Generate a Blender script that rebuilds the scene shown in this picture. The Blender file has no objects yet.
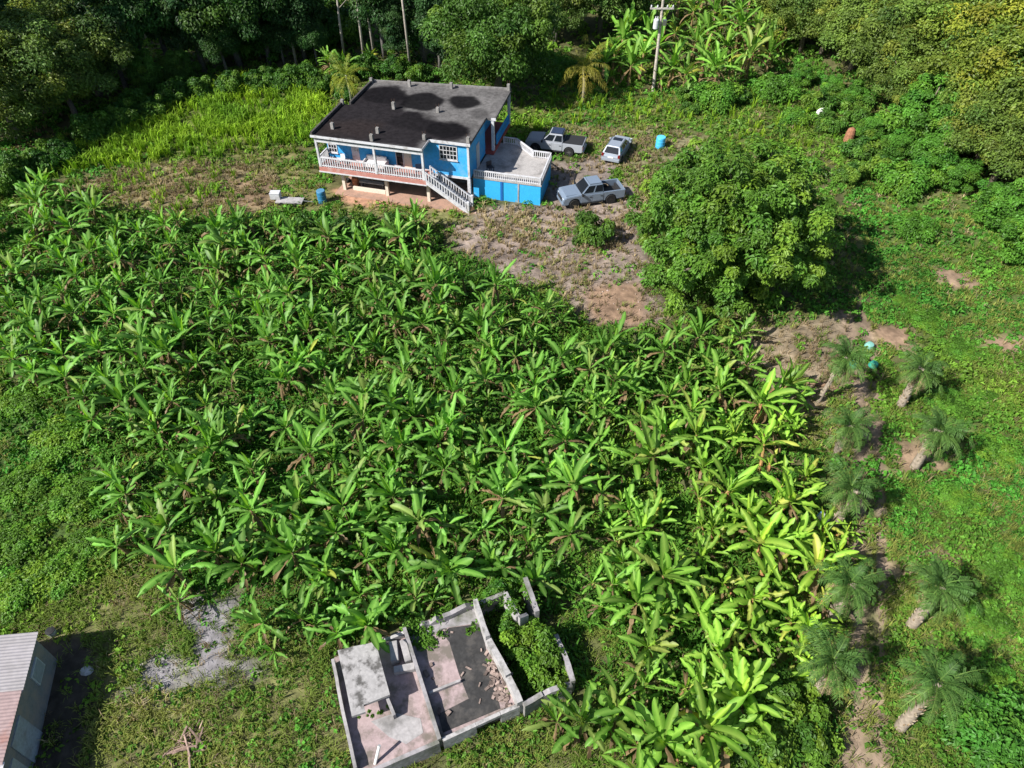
import bpy, bmesh, math, random
import numpy as np
from mathutils import Vector, Matrix

R_ = math.radians
sc = bpy.context.scene
col = sc.collection
rng = np.random.default_rng(7)
random.seed(7)

# ------------------------------------------------------------------ camera, sky, sun, exposure
CAM_H, CAM_F, CAM_P = 31.0, 711.0, R_(45)
cd = bpy.data.cameras.new('camera'); cam = bpy.data.objects.new('camera', cd); col.objects.link(cam)
cam.location = (0, 0, CAM_H); cam.rotation_euler = (math.pi/2 - CAM_P, 0, 0)
cd.sensor_width = 36.0; cd.lens = CAM_F*36.0/1024.0; cd.clip_start = 0.5; cd.clip_end = 6000
sc.camera = cam

SUN_EL, SUN_AZ = R_(41), R_(29)
sun_dir = Vector((-math.cos(SUN_AZ)*math.cos(SUN_EL), -math.sin(SUN_AZ)*math.cos(SUN_EL), math.sin(SUN_EL)))
world = bpy.data.worlds.new('World'); sc.world = world; world.use_nodes = True
wn = world.node_tree.nodes; wl = world.node_tree.links
sky = wn.new('ShaderNodeTexSky'); sky.sky_type = 'NISHITA'; sky.sun_disc = False
sky.sun_elevation = SUN_EL; sky.sun_rotation = math.atan2(sun_dir.x, sun_dir.y) % (2*math.pi)
wl.new(sky.outputs[0], wn['Background'].inputs[0]); wn['Background'].inputs[1].default_value = 0.075
sd = bpy.data.lights.new('sun', 'SUN'); sun = bpy.data.objects.new('sun', sd); col.objects.link(sun)
sd.energy = 4.9; sd.angle = R_(0.5); sd.color = (1.0, 0.965, 0.90)
sun.rotation_euler = (-sun_dir).to_track_quat('-Z', 'Y').to_euler(); sun.location = (-60, -30, 80)
sc.view_settings.view_transform = 'Standard'; sc.view_settings.look = 'None'
sc.view_settings.exposure = 0.76; sc.view_settings.gamma = 1.0; sc.view_settings.use_curve_mapping = False
sc.cycles.max_bounces = 6; sc.cycles.diffuse_bounces = 3; sc.cycles.glossy_bounces = 2
sc.cycles.transmission_bounces = 3; sc.cycles.caustics_reflective = False; sc.cycles.caustics_refractive = False

# ------------------------------------------------------------------ pixel <-> world helpers (layout measured on the photograph)
S2 = math.sqrt(.5)
def P(px, py, z=0.0):
    u = (px-512)/CAM_F; v = (384-py)/CAM_F
    t = (CAM_H-z)/(S2*(1-v))
    return np.array([t*u, t*S2*(1+v), z])
def Q(x, y, z):
    z = z-CAM_H; dep = y*S2-z*S2; up = y*S2+z*S2
    return 512+CAM_F*x/dep, 384-CAM_F*up/dep

# ------------------------------------------------------------------ noise
_tab = np.random.default_rng(3).random((256, 256))
def vnoise(x, y):
    xi = np.floor(x).astype(int); yi = np.floor(y).astype(int); fx = x-xi; fy = y-yi
    fx = fx*fx*(3-2*fx); fy = fy*fy*(3-2*fy)
    a = _tab[xi & 255, yi & 255]; b = _tab[(xi+1) & 255, yi & 255]; c = _tab[xi & 255, (yi+1) & 255]; d = _tab[(xi+1) & 255, (yi+1) & 255]
    return (a*(1-fx)+b*fx)*(1-fy)+(c*(1-fx)+d*fx)*fy
def fbm(x, y, s=1.0, o=4):
    r = 0; a = .5; t = 0
    for i in range(o):
        r = r+a*vnoise(x/s+17.3*i, y/s+9.1*i); t += a; a *= .5; s *= .5
    return r/t
def sstep(a, b, x):
    t = np.clip((x-a)/(b-a), 0, 1); return t*t*(3-2*t)
def polysd(x, y, poly):
    poly = np.asarray(poly, float); n = len(poly)
    d = np.full(x.shape, 1e9); inside = np.zeros(x.shape, bool)
    for i in range(n):
        ax, ay = poly[i]; bx, by = poly[(i+1) % n]
        ex, ey = bx-ax, by-ay; wx, wy = x-ax, y-ay
        t = np.clip((wx*ex+wy*ey)/(ex*ex+ey*ey+1e-12), 0, 1)
        d = np.minimum(d, (wx-ex*t)**2+(wy-ey*t)**2)
        c = ((ay > y) != (by > y)) & (x < (bx-ax)*(y-ay)/((by-ay) if by != ay else 1e-12)+ax)
        inside ^= c
    return np.where(inside, -1, 1)*np.sqrt(d)

# ------------------------------------------------------------------ terrain height
HO = np.array([-6.94, 51.44]); HA = R_(-14.5)
HU = np.array([math.cos(HA), math.sin(HA)]); HV = np.array([-math.sin(HA), math.cos(HA)])
def HL(u, v): return HO+u*HU+v*HV
def H(x, y):
    x = np.asarray(x, float); y = np.asarray(y, float)
    amp = sstep(2, 8, np.hypot((x+2)/1.0, (y-12)/.7)-6)
    z = (fbm(x+200, y+200, 9.0, 3)-.5)*.5*amp
    sx = lambda t: np.where(t > 0, t*t/(t+6), 0)
    z = z+.20*sx(y-80)+.30*sx(x-31)*sstep(38, 60, y)+.12*sx(x-40)*1.0+.16*sx(-x-46)
    pad = sstep(0, 1, 1-np.clip(polysd(x, y, [HL(-11, -1.2), HL(18, -1.0), HL(19, 12), HL(-10, 13)])/4, 0, 1))
    z = z*(1-pad)+.08*pad
    return np.minimum(z, 38+0*z)
def G(px, py):
    z = 0.0
    for _ in range(12):
        p = P(px, py, z); z = z+.6*(float(H(p[0], p[1]))-z)
    p = P(px, py, z); return np.array([p[0], p[1], float(H(p[0], p[1]))])

# ------------------------------------------------------------------ materials
def new_mat(name):
    m = bpy.data.materials.new(name); m.use_nodes = True
    nt = m.node_tree; nt.nodes.clear()
    return m, nt.nodes, nt.links
def ramp_noise(N, L, scale, detail=4, coord='Object', rough=.6):
    tc = N.new('ShaderNodeTexCoord'); nz = N.new('ShaderNodeTexNoise')
    nz.inputs['Scale'].default_value = scale; nz.inputs['Detail'].default_value = detail; nz.inputs['Roughness'].default_value = rough
    L.new(tc.outputs[coord], nz.inputs['Vector']); return nz.outputs['Fac']
def mixc(N, L, fac, a, b, mode='MIX'):
    m = N.new('ShaderNodeMix'); m.data_type = 'RGBA'; m.blend_type = mode
    for s, val in ((0, fac), (6, a), (7, b)):
        if hasattr(val, 'links') or hasattr(val, 'is_linked'): L.new(val, m.inputs[s])
        elif s == 0: m.inputs[0].default_value = val
        else: m.inputs[s].default_value = (*val[:3], 1)
    return m.outputs[2]
def maprange(N, L, v, a, b, c, d):
    m = N.new('ShaderNodeMapRange'); L.new(v, m.inputs[0])
    for i, q in enumerate((a, b, c, d)): m.inputs[1+i].default_value = q
    return m.outputs[0]
def leaf_mat(name, trans=.3, rough=.45, spec=.35, gain=1.0):
    m, N, L = new_mat(name)
    at = N.new('ShaderNodeAttribute'); at.attribute_name = 'tint'
    oi = N.new('ShaderNodeObjectInfo')
    c = mixc(N, L, 1.0, at.outputs['Color'], oi.outputs['Color'], 'MULTIPLY')
    pb = N.new('ShaderNodeBsdfPrincipled'); L.new(c, pb.inputs['Base Color'])
    pb.inputs['Roughness'].default_value = rough; pb.inputs['Specular IOR Level'].default_value = spec
    tr = N.new('ShaderNodeBsdfTranslucent')
    c2 = mixc(N, L, 1.0, c, (1.25, 1.3, .45), 'MULTIPLY'); L.new(c2, tr.inputs['Color'])
    mx = N.new('ShaderNodeMixShader'); mx.inputs[0].default_value = trans
    L.new(pb.outputs[0], mx.inputs[1]); L.new(tr.outputs[0], mx.inputs[2])
    o = N.new('ShaderNodeOutputMaterial'); L.new(mx.outputs[0], o.inputs[0])
    return m
def tint_mat(name, rough=.9, scale=6, var=.35, bump=.3, spec=.2):
    m, N, L = new_mat(name)
    at = N.new('ShaderNodeAttribute'); at.attribute_name = 'tint'
    f = ramp_noise(N, L, scale, 6); f2 = maprange(N, L, f, .3, .7, 1-var, 1+var)
    oi = N.new('ShaderNodeObjectInfo')
    c = mixc(N, L, 1.0, at.outputs['Color'], oi.outputs['Color'], 'MULTIPLY')
    vm = N.new('ShaderNodeVectorMath'); vm.operation = 'SCALE'; L.new(c, vm.inputs[0]); L.new(f2, vm.inputs[3])
    pb = N.new('ShaderNodeBsdfPrincipled'); L.new(vm.outputs[0], pb.inputs['Base Color'])
    pb.inputs['Roughness'].default_value = rough; pb.inputs['Specular IOR Level'].default_value = spec
    bp = N.new('ShaderNodeBump'); bp.inputs['Strength'].default_value = bump; bp.inputs['Distance'].default_value = .08
    L.new(f, bp.inputs['Height']); L.new(bp.outputs[0], pb.inputs['Normal'])
    o = N.new('ShaderNodeOutputMaterial'); L.new(pb.outputs[0], o.inputs[0])
    return m
def mat(name, c, rough=.7, metal=0, var=.15, scale=3.0, c2=None, lo=.45, hi=.7, spec=.4, bump=0, scale2=None, coat=0):
    """noise-broken colour; c2 = a second colour in patches (wear, stains)"""
    m, N, L = new_mat(name)
    f = ramp_noise(N, L, scale*3, 5)
    base = mixc(N, L, maprange(N, L, f, .3, .7, 0, 1), [q*(1-var) for q in c], [q*(1+var) for q in c])
    if c2:
        g = ramp_noise(N, L, scale2 or scale*.5, 6, rough=.65)
        base = mixc(N, L, maprange(N, L, g, lo, hi, 0, 1), base, c2)
    pb = N.new('ShaderNodeBsdfPrincipled'); L.new(base, pb.inputs['Base Color'])
    pb.inputs['Roughness'].default_value = rough; pb.inputs['Metallic'].default_value = metal; pb.inputs['Specular IOR Level'].default_value = spec
    pb.inputs['Coat Weight'].default_value = coat
    if bump:
        bp = N.new('ShaderNodeBump'); bp.inputs['Strength'].default_value = bump; bp.inputs['Distance'].default_value = .03
        L.new(f, bp.inputs['Height']); L.new(bp.outputs[0], pb.inputs['Normal'])
    o = N.new('ShaderNodeOutputMaterial'); L.new(pb.outputs[0], o.inputs[0])
    return m

M = {}
M['leaf'] = leaf_mat('leaf', .28, .5, .3)
M['banana'] = leaf_mat('banana_leaf', .34, .46, .24)
M['frond'] = leaf_mat('frond', .28, .55, .2)
M['cover'] = leaf_mat('cover', .25, .6, .2)
M['bark'] = tint_mat('bark', .9, 5, .35, .4)
M['earth'] = tint_mat('earth', .95, 2.2, .38, .6, .15)
M['blue'] = mat('blue_paint', (.035, .33, .70), .7, var=.14, scale=1.5, c2=(.16, .40, .60), lo=.48, hi=.75, scale2=1.3)
M['white'] = mat('white_paint', (.54, .54, .57), .65, var=.08, c2=(.28, .26, .24), lo=.50, hi=.74, scale2=2.4)
M['terra'] = mat('terracotta_paint', (.40, .17, .14), .75, var=.15, c2=(.45, .33, .30), lo=.5, hi=.8)
M['cream'] = mat('cream_paint', (.62, .55, .46), .75, var=.1, c2=(.38, .31, .26), lo=.55, hi=.8)
M['darkwall'] = mat('bare_block', (.15, .14, .14), .9, var=.25, scale=2)
M['conc'] = mat('concrete', (.36, .34, .34), .9, var=.18, scale=2, c2=(.15, .145, .14), lo=.45, hi=.72, bump=.3)
M['conc_pale'] = mat('pale_concrete', (.38, .365, .36), .9, var=.18, scale=2, c2=(.17, .165, .15), lo=.47, hi=.66, bump=.3, scale2=2.2)
M['conc_moss'] = mat('mossy_concrete', (.30, .28, .29), .9, var=.2, scale=2, c2=(.075, .085, .05), lo=.42, hi=.68, bump=.3)
M['roof'] = tint_mat('roof_bitumen', .95, 3.0, .35, .25, .06)
M['glass'] = mat('dark_glass', (.012, .015, .02), .08, spec=.6, var=.05)
M['pinkfloor'] = mat('pink_floor', (.36, .275, .275), .88, var=.18, scale=1.6, c2=(.16, .135, .115), lo=.45, hi=.60, bump=.15, scale2=1.1)
M['slab'] = mat('blotched_slab', (.35, .335, .33), .9, var=.2, scale=2, c2=(.10, .095, .09), lo=.50, hi=.62, bump=.3, scale2=1.7)
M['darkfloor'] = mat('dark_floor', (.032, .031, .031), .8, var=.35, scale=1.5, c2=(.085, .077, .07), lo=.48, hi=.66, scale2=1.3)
M['black'] = mat('black_rubber', (.015, .015, .016), .75, var=.2)
M['metal'] = mat('grey_metal', (.45, .45, .46), .35, .9, var=.1)
M['pvc'] = mat('white_pipe', (.7, .7, .68), .45, var=.06)

def link(o, parent=None):
    col.objects.link(o)
    if parent is not None: o.parent = parent
    return o
def tag(o, label=None, cat=None, group=None, kind=None):
    if label: o['label'] = label
    if cat: o['category'] = cat
    if group: o['group'] = group
    if kind: o['kind'] = kind
    return o
def empty(name, loc, rz=0.0, s=1.0):
    o = bpy.data.objects.new(name, None); o.location = loc; o.rotation_euler = (0, 0, rz); o.scale = (s, s, s)
    o.empty_display_size = .3
    return link(o)
def mesh_np(name, V, F, C=None, m=None, smooth=False):
    V = np.asarray(V, np.float32); F = np.asarray(F, np.int32)
    me = bpy.data.meshes.new(name); k = F.shape[1]
    me.vertices.add(len(V)); me.vertices.foreach_set('co', V.ravel())
    me.loops.add(F.size); me.loops.foreach_set('vertex_index', F.ravel())
    me.polygons.add(len(F)); me.polygons.foreach_set('loop_start', np.arange(0, F.size, k, dtype=np.int32))
    me.polygons.foreach_set('use_smooth', np.full(len(F), smooth))
    me.update(calc_edges=True)
    if C is not None:
        a = me.attributes.new('tint', 'FLOAT_COLOR', 'POINT')
        C4 = np.ones((len(V), 4), np.float32); C4[:, :3] = C; a.data.foreach_set('color', C4.ravel())
    if m: me.materials.append(m)
    return me
def obj_np(name, V, F, C, m, parent=None, smooth=False):
    return link(bpy.data.objects.new(name, mesh_np(name, V, F, C, m, smooth)), parent)

class MB:
    """collects boxes, prisms, tubes; build() links them as ONE mesh object"""
    def __init__(s): s.v = []; s.f = []; s.c = []
    def add(s, vs, fs, c=(1, 1, 1)):
        b = len(s.v); s.v += [tuple(map(float, q)) for q in vs]; s.f += [tuple(b+i for i in f) for f in fs]; s.c += [c]*len(vs); return s
    def box(s, x0, x1, y0, y1, z0, z1, c=(1, 1, 1)):
        return s.add([(x0, y0, z0), (x1, y0, z0), (x1, y1, z0), (x0, y1, z0), (x0, y0, z1), (x1, y0, z1), (x1, y1, z1), (x0, y1, z1)],
                     [(3, 2, 1, 0), (4, 5, 6, 7), (0, 1, 5, 4), (1, 2, 6, 5), (2, 3, 7, 6), (3, 0, 4, 7)], c)
    def prism(s, poly, z0, z1, c=(1, 1, 1)):
        n = len(poly)
        return s.add([(p[0], p[1], z0) for p in poly]+[(p[0], p[1], z1) for p in poly],
                     [tuple(range(n))[::-1], tuple(range(n, 2*n))]+[(i, (i+1) % n, n+(i+1) % n, n+i) for i in range(n)], c)
    def xprism(s, prof, y0, y1, c=(1, 1, 1), t0=1.0, t1=1.0):
        """profile in x,z pushed along y"""
        n = len(prof)
        return s.add([(p[0], y0, p[1]) for p in prof]+[(p[0], y1, p[1]) for p in prof],
                     [tuple(range(n)), tuple(range(n, 2*n))[::-1]]+[(i, n+i, n+(i+1) % n, (i+1) % n) for i in range(n)], c)
    def bar(s, a, b, w, h, c=(1, 1, 1)):
        """box from a to b, w wide, h high, its top on the line"""
        a = Vector(a); b = Vector(b); d = (b-a); side = Vector((-d.y, d.x, 0))
        side = side.normalized()*(w/2) if side.length > 1e-6 else Vector((w/2, 0, 0)); dn = Vector((0, 0, -h))
        vs = [a-side+dn, b-side+dn, b+side+dn, a+side+dn, a-side, b-side, b+side, a+side]
        return s.add(vs, [(3, 2, 1, 0), (4, 5, 6, 7), (0, 1, 5, 4), (1, 2, 6, 5), (2, 3, 7, 6), (3, 0, 4, 7)], c)
    def tube(s, pts, rad, n=8, c=(1, 1, 1), cap=True):
        pts = [Vector(p) for p in pts]; vs = []; fs = []
        for i, p in enumerate(pts):
            d = (pts[min(i+1, len(pts)-1)]-pts[max(i-1, 0)]).normalized()
            q = d.cross(Vector((0.31, .95, .02)));
            if q.length < .05: q = d.cross(Vector((1, 0, 0)))
            q.normalize(); w = d.cross(q); r = rad[i] if hasattr(rad, '__len__') else rad
            for k in range(n):
                t = 2*math.pi*k/n; vs.append(p+(q*math.cos(t)+w*math.sin(t))*r)
        for i in range(len(pts)-1):
            for k in range(n): fs.append((i*n+k, i*n+(k+1) % n, (i+1)*n+(k+1) % n, (i+1)*n+k))
        if cap: fs += [tuple(range(n))[::-1], tuple(range((len(pts)-1)*n, len(pts)*n))]
        return s.add(vs, fs, c)
    def lathe(s, prof, n=16, c=(1, 1, 1), o=(0, 0, 0), axis='z'):
        vs = []; fs = []
        for r, z in prof:
            for k in range(n):
                t = 2*math.pi*k/n; x, y = r*math.cos(t), r*math.sin(t)
                vs.append((o[0]+x, o[1]+y, o[2]+z) if axis == 'z' else (o[0]+x, o[1]+z, o[2]+y))
        for i in range(len(prof)-1):
            for k in range(n): fs.append((i*n+k, i*n+(k+1) % n, (i+1)*n+(k+1) % n, (i+1)*n+k))
        fs += [tuple(range(n))[::-1], tuple(range((len(prof)-1)*n, len(prof)*n))]
        return s.add(vs, fs, c)
    def mesh(s, name, m, bevel=0, smooth=False, fix=True):
        me = bpy.data.meshes.new(name); me.from_pydata(s.v, [], s.f); me.materials.append(m)
        a = me.attributes.new('tint', 'FLOAT_COLOR', 'POINT')
        a.data.foreach_set('color', np.array([(*c, 1) for c in s.c], np.float32).ravel())
        if fix or bevel:
            bm = bmesh.new(); bm.from_mesh(me)
            if fix: bmesh.ops.recalc_face_normals(bm, faces=bm.faces)
            if bevel: bmesh.ops.bevel(bm, geom=[e for e in bm.edges if e.is_manifold and e.calc_face_angle(0) > .5], offset=bevel, segments=2, affect='EDGES', clamp_overlap=True)
            bm.to_mesh(me); bm.free()
        if smooth:
            for p in me.polygons: p.use_smooth = True
        return me
    def build(s, name, m, parent=None, bevel=0, smooth=False):
        return link(bpy.data.objects.new(name, s.mesh(name, m, bevel, smooth)), parent)

# every mass-planted thing is logged here and gets its own label at the end
PLANTED = []
def copy_tree(src, loc, rz, s, color=None, tilt=(0, 0)):
    r = src.copy(); col.objects.link(r); r.location = loc; r.rotation_euler = (tilt[0], tilt[1], rz); r.scale = (s, s, s) if not hasattr(s, '__len__') else s
    for ch in PARTS[src.name]:
        c = ch.copy(); col.objects.link(c); c.parent = r
        if color is not None: c.color = (*color, 1)
    return r
PARTS = {}

# ------------------------------------------------------------------ ground zones (outlines measured on the photograph, laid on the ground)
def wpoly(pts): return np.array([G(*p)[:2] for p in pts])
SOIL = (.13, .095, .055)
# name, outline, softness, colour, herb, grass, dry, tall
ZONES = [
 ('leftmeadow', [(-80, 320), (60, 330), (100, 400), (90, 520), (120, 560), (40, 640), (-80, 680)], 1.2, (.06, .10, .025), 1.5, .25, .02, 0),
 ('plantation', [(-60, 180), (120, 210), (330, 212), (430, 225), (540, 300), (640, 330), (740, 345), (800, 420), (835, 520), (840, 650), (740, 768), (590, 780), (560, 620), (450, 660), (330, 655), (240, 630), (110, 545), (90, 420), (-60, 340)], 1.0, (.09, .095, .04), 1.6, .5, .12, 0),
 ('lowergrass', [(-60, 640), (90, 590), (150, 570), (230, 585), (330, 640), (350, 800), (-60, 860)], 1.0, (.15, .15, .06), .6, 1.6, .4, 0),
 ('frontgrass', [(430, 800), (450, 745), (560, 690), (600, 640), (640, 720), (640, 800)], .8, (.12, .13, .05), .5, 1.5, .2, 0),
 ('rightmeadow', [(840, 180), (1060, 200), (1120, 800), (850, 800), (870, 520), (900, 320)], 1.2, (.09, .12, .034), 1.5, .9, .10, 0),
 ('palmgrass', [(770, 330), (860, 330), (890, 800), (830, 800), (800, 480)], 1.0, (.135, .13, .06), .6, 1.3, .28, 0),
 ('tan', [(740, 320), (840, 315), (850, 380), (800, 410), (740, 380)], 1.0, (.24, .19, .13), .05, .25, 1.0, 0),
 ('tallgrass', [(20, 178), (120, 122), (230, 78), (335, 82), (325, 130), (290, 155), (200, 158), (110, 168)], .9, (.12, .14, .04), .25, .4, 0, 1.0),
 ('housegrass', [(225, 150), (300, 145), (330, 190), (340, 215), (250, 212)], .8, (.16, .15, .06), .3, .9, .2, 0),
 ('drybrush', [(70, 190), (120, 168), (205, 160), (260, 165), (285, 205), (230, 218), (110, 205)], .8, (.20, .165, .09), .25, .7, 1.1, .08),
 ('reddish', [(225, 180), (270, 178), (270, 205), (235, 208)], .6, (.23, .16, .10), .12, .4, .6, 0),
 ('backgrass', [(510, 105), (600, 92), (720, 95), (830, 100), (860, 150), (720, 150), (680, 135), (560, 130), (515, 135)], .9, (.09, .11, .03), 1.0, .6, .05, .1),
 ('parkedge', [(560, 130), (680, 130), (720, 150), (690, 220), (640, 215), (620, 170)], .8, (.18, .165, .09), .25, 1.1, .7, 0),
 ('driveway', [(548, 165), (580, 160), (600, 150), (618, 168), (612, 182), (635, 190), (632, 212), (600, 226), (548, 218)], .5, (.22, .18, .155), .03, .08, .22, 0),
 ('dirtbank', [(440, 222), (500, 205), (560, 207), (640, 205), (655, 250), (665, 320), (600, 330), (555, 292), (500, 282), (455, 248)], .7, (.225, .178, .15), .06, .16, .95, 0),
 ('bankred', [(585, 285), (640, 285), (640, 328), (600, 328)], .8, (.28, .185, .125), 0, .05, .3, 0),
 ('yard', [(335, 190), (470, 200), (475, 214), (420, 218), (350, 208)], .35, (.36, .20, .13), 0, .04, .04, 0),
 ('yardgrass', [(330, 203), (470, 212), (480, 222), (430, 226), (340, 216)], .4, (.15, .15, .06), .25, .9, .1, 0),
 ('bare1', [(932, 268), (970, 272), (975, 290), (945, 292)], .6, (.25, .175, .12), .05, .1, .1, 0),
 ('bare2', [(985, 338), (1030, 338), (1030, 360), (990, 355)], .6, (.26, .175, .12), .05, .1, .1, 0),
 ('bare3', [(880, 330), (915, 332), (915, 350), (885, 350)], .6, (.25, .17, .115), .1, .2, .1, 0),
 ('bare4', [(925, 545), (962, 540), (965, 565), (905, 575)], .6, (.24, .175, .11), .1, .2, .2, 0),
 ('bare5', [(895, 440), (925, 445), (950, 470), (905, 475)], .5, (.27, .19, .125), .1, .1, .2, 0),
 ('shedshadow', [(30, 640), (100, 640), (85, 780), (0, 780)], .4, (.07, .058, .045), .12, .15, .05, 0),  # ground darkened where the shed's shadow falls: shade put into its colour
 ('gravelA', [(185, 585), (238, 596), (240, 640), (256, 668), (212, 700), (178, 688), (186, 642), (172, 625)], .7, (.24, .225, .235), .05, .14, .12, 0),
 ('gravelB', [(134, 664), (165, 646), (188, 664), (182, 700), (150, 712), (130, 692)], .6, (.24, .225, .235), .05, .12, .12, 0),
 ('trackL', [(836, 295), (847, 300), (869, 380), (868, 470), (864, 560), (869, 680), (864, 790), (838, 790), (852, 660), (851, 540), (857, 440), (854, 380)], .17, (.225, .168, .122), .03, .10, .15, 0),
 ('trackR', [(852, 292), (860, 300), (882, 370), (885, 480), (887, 570), (886, 680), (886, 790), (872, 790), (876, 680), (877, 560), (876, 480), (873, 380)], .17, (.235, .175, .128), .03, .10, .15, 0),
]
ZW = [(z[0], wpoly(z[1]))+z[2:] for z in ZONES]
def zone_fields(x, y):
    n1 = fbm(x, y, 3.0, 4); n2 = fbm(x+50, y+31, 1.2, 3)
    colr = np.empty(x.shape+(3,)); base = np.array((.085, .085, .035)); colr[:] = base
    dens = np.zeros(x.shape+(5,)); dens[..., 0] = .9; dens[..., 1] = .35; dens[..., 2] = .05
    wt = {}
    for nm, poly, soft, c, h, g, d, t in ZW:
        b = max(soft, .16)
        lo = poly.min(0)-3*b-1; hi = poly.max(0)+3*b+1
        msk = (x > lo[0]) & (x < hi[0]) & (y > lo[1]) & (y < hi[1])
        w = np.zeros(x.shape)
        if msk.any():
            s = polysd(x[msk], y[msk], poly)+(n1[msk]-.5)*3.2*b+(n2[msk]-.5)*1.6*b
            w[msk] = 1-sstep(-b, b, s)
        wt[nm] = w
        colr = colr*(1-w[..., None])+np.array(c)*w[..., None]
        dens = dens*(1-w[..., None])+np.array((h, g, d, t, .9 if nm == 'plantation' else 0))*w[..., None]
    return colr, dens, wt

# ------------------------------------------------------------------ the ground: one dense sheet, stretched out to the horizon
def axis(lo, hi, step, far, k=1.35):
    a = list(np.arange(lo, hi+1e-6, step)); d = step
    left = []; right = []; p = lo; q = hi
    while p > -far: d *= k; p -= d; left.append(p)
    d = step
    while q < far: d *= k; q += d; right.append(q)
    return np.array(left[::-1]+a+right)
gx = axis(-62, 66, .33, 3000); gy = axis(2, 104, .33, 3000)
GX, GY = np.meshgrid(gx, gy)
GZ = H(GX, GY)
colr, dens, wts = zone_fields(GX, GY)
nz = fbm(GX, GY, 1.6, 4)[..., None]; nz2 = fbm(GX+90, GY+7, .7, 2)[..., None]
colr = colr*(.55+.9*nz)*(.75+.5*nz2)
tr = np.maximum(wts['trackL'], wts['trackR'])
GZ = GZ-.08*tr
rocky = np.maximum(np.maximum(wts['gravelA'], wts['gravelB']), np.maximum(wts['dirtbank'], wts['driveway']*.6))
GZ = GZ+(fbm(GX+11, GY+5, .8, 2)-.5)*.16*rocky
ny, nx = GX.shape
idx = np.arange(nx*ny).reshape(ny, nx)
F = np.stack([idx[:-1, :-1], idx[:-1, 1:], idx[1:, 1:], idx[1:, :-1]], -1).reshape(-1, 4)
def fc(w): return (w[:-1, :-1]+w[1:, 1:]).reshape(-1)/2
owner = np.zeros(len(F), int)
for k, ws in enumerate((('gravelA',), ('gravelB',), ('trackL', 'trackR'), ('driveway',), ('dirtbank', 'bankred')), 1):
    w = fc(np.maximum.reduce([wts[q] for q in ws])); owner[w > .5] = k
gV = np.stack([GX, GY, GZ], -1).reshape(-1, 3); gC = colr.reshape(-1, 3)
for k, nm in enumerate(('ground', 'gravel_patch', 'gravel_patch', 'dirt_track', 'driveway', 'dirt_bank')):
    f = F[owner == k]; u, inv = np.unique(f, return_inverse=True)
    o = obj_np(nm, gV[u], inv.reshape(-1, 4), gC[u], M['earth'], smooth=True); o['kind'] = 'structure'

# ------------------------------------------------------------------ leaf batches
def nrm(a): return a/np.maximum(np.linalg.norm(a, axis=-1, keepdims=True), 1e-9)
def leaf_quads(p, nor, dr, Ln, Wd, fold=.18):
    """rhombic leaves: base, side, tip, side; folded slightly along the midrib"""
    dr = nrm(dr-nor*np.sum(dr*nor, -1, keepdims=True)); sd_ = np.cross(nor, dr)
    Ln = Ln[:, None]; Wd = Wd[:, None]
    a = p-dr*Ln*.5; b = p+sd_*Wd*.5+nor*Wd*fold-dr*Ln*.08; c = p+dr*Ln*.5-nor*Ln*.12; d = p-sd_*Wd*.5+nor*Wd*fold-dr*Ln*.08
    V = np.stack([a, b, c, d], 1).reshape(-1, 3)
    return V, np.arange(len(p)*4).reshape(-1, 4)
def in_poly(x, y, poly): return polysd(x, y, poly) < 0

HOUSE_FP = [HL(-9.2, 0), HL(0, 0), HL(.2, -.1), HL(3.6, -.1), HL(3.6, 2.3), HL(9.0, 2.3), HL(8.9, 7), HL(7.3, 7), HL(5.4, 8.9), HL(4.1, 9), HL(4.1, 12.5), HL(-9.2, 11)]
RUIN_FP = [P(331, 655)[:2], P(400, 622)[:2], P(470, 592)[:2], P(478, 600)[:2], P(522, 700)[:2], P(440, 742)[:2], P(352, 780)[:2]]
SHED_FP = [P(52, 650)[:2], P(22, 790)[:2], P(-150, 800)[:2], P(-120, 655)[:2]]
def scatter(n_per_m2, chan, ylo, yhi):
    """random points, density following a zone channel, over the ground the view can reach (plus a margin)"""
    hw = lambda y: .74*(y+31)*S2+5
    n = int((hw(ylo)+hw(yhi))*(yhi-ylo)*n_per_m2*1.6)
    y = rng.uniform(ylo, yhi, n); x = rng.uniform(-1, 1, n)*hw(yhi)
    k = np.abs(x) < hw(y); x, y = x[k], y[k]
    _, d, _ = zone_fields(x, y)
    cl = .55+1.05*sstep(.36, .62, fbm(x+300, y+10, 1.7, 3))
    keep = rng.random(len(x)) < d[:, chan]*cl/1.6
    for fp in (HOUSE_FP, RUIN_FP, SHED_FP): keep &= polysd(x, y, fp) > .05
    return x[keep], y[keep]
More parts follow.
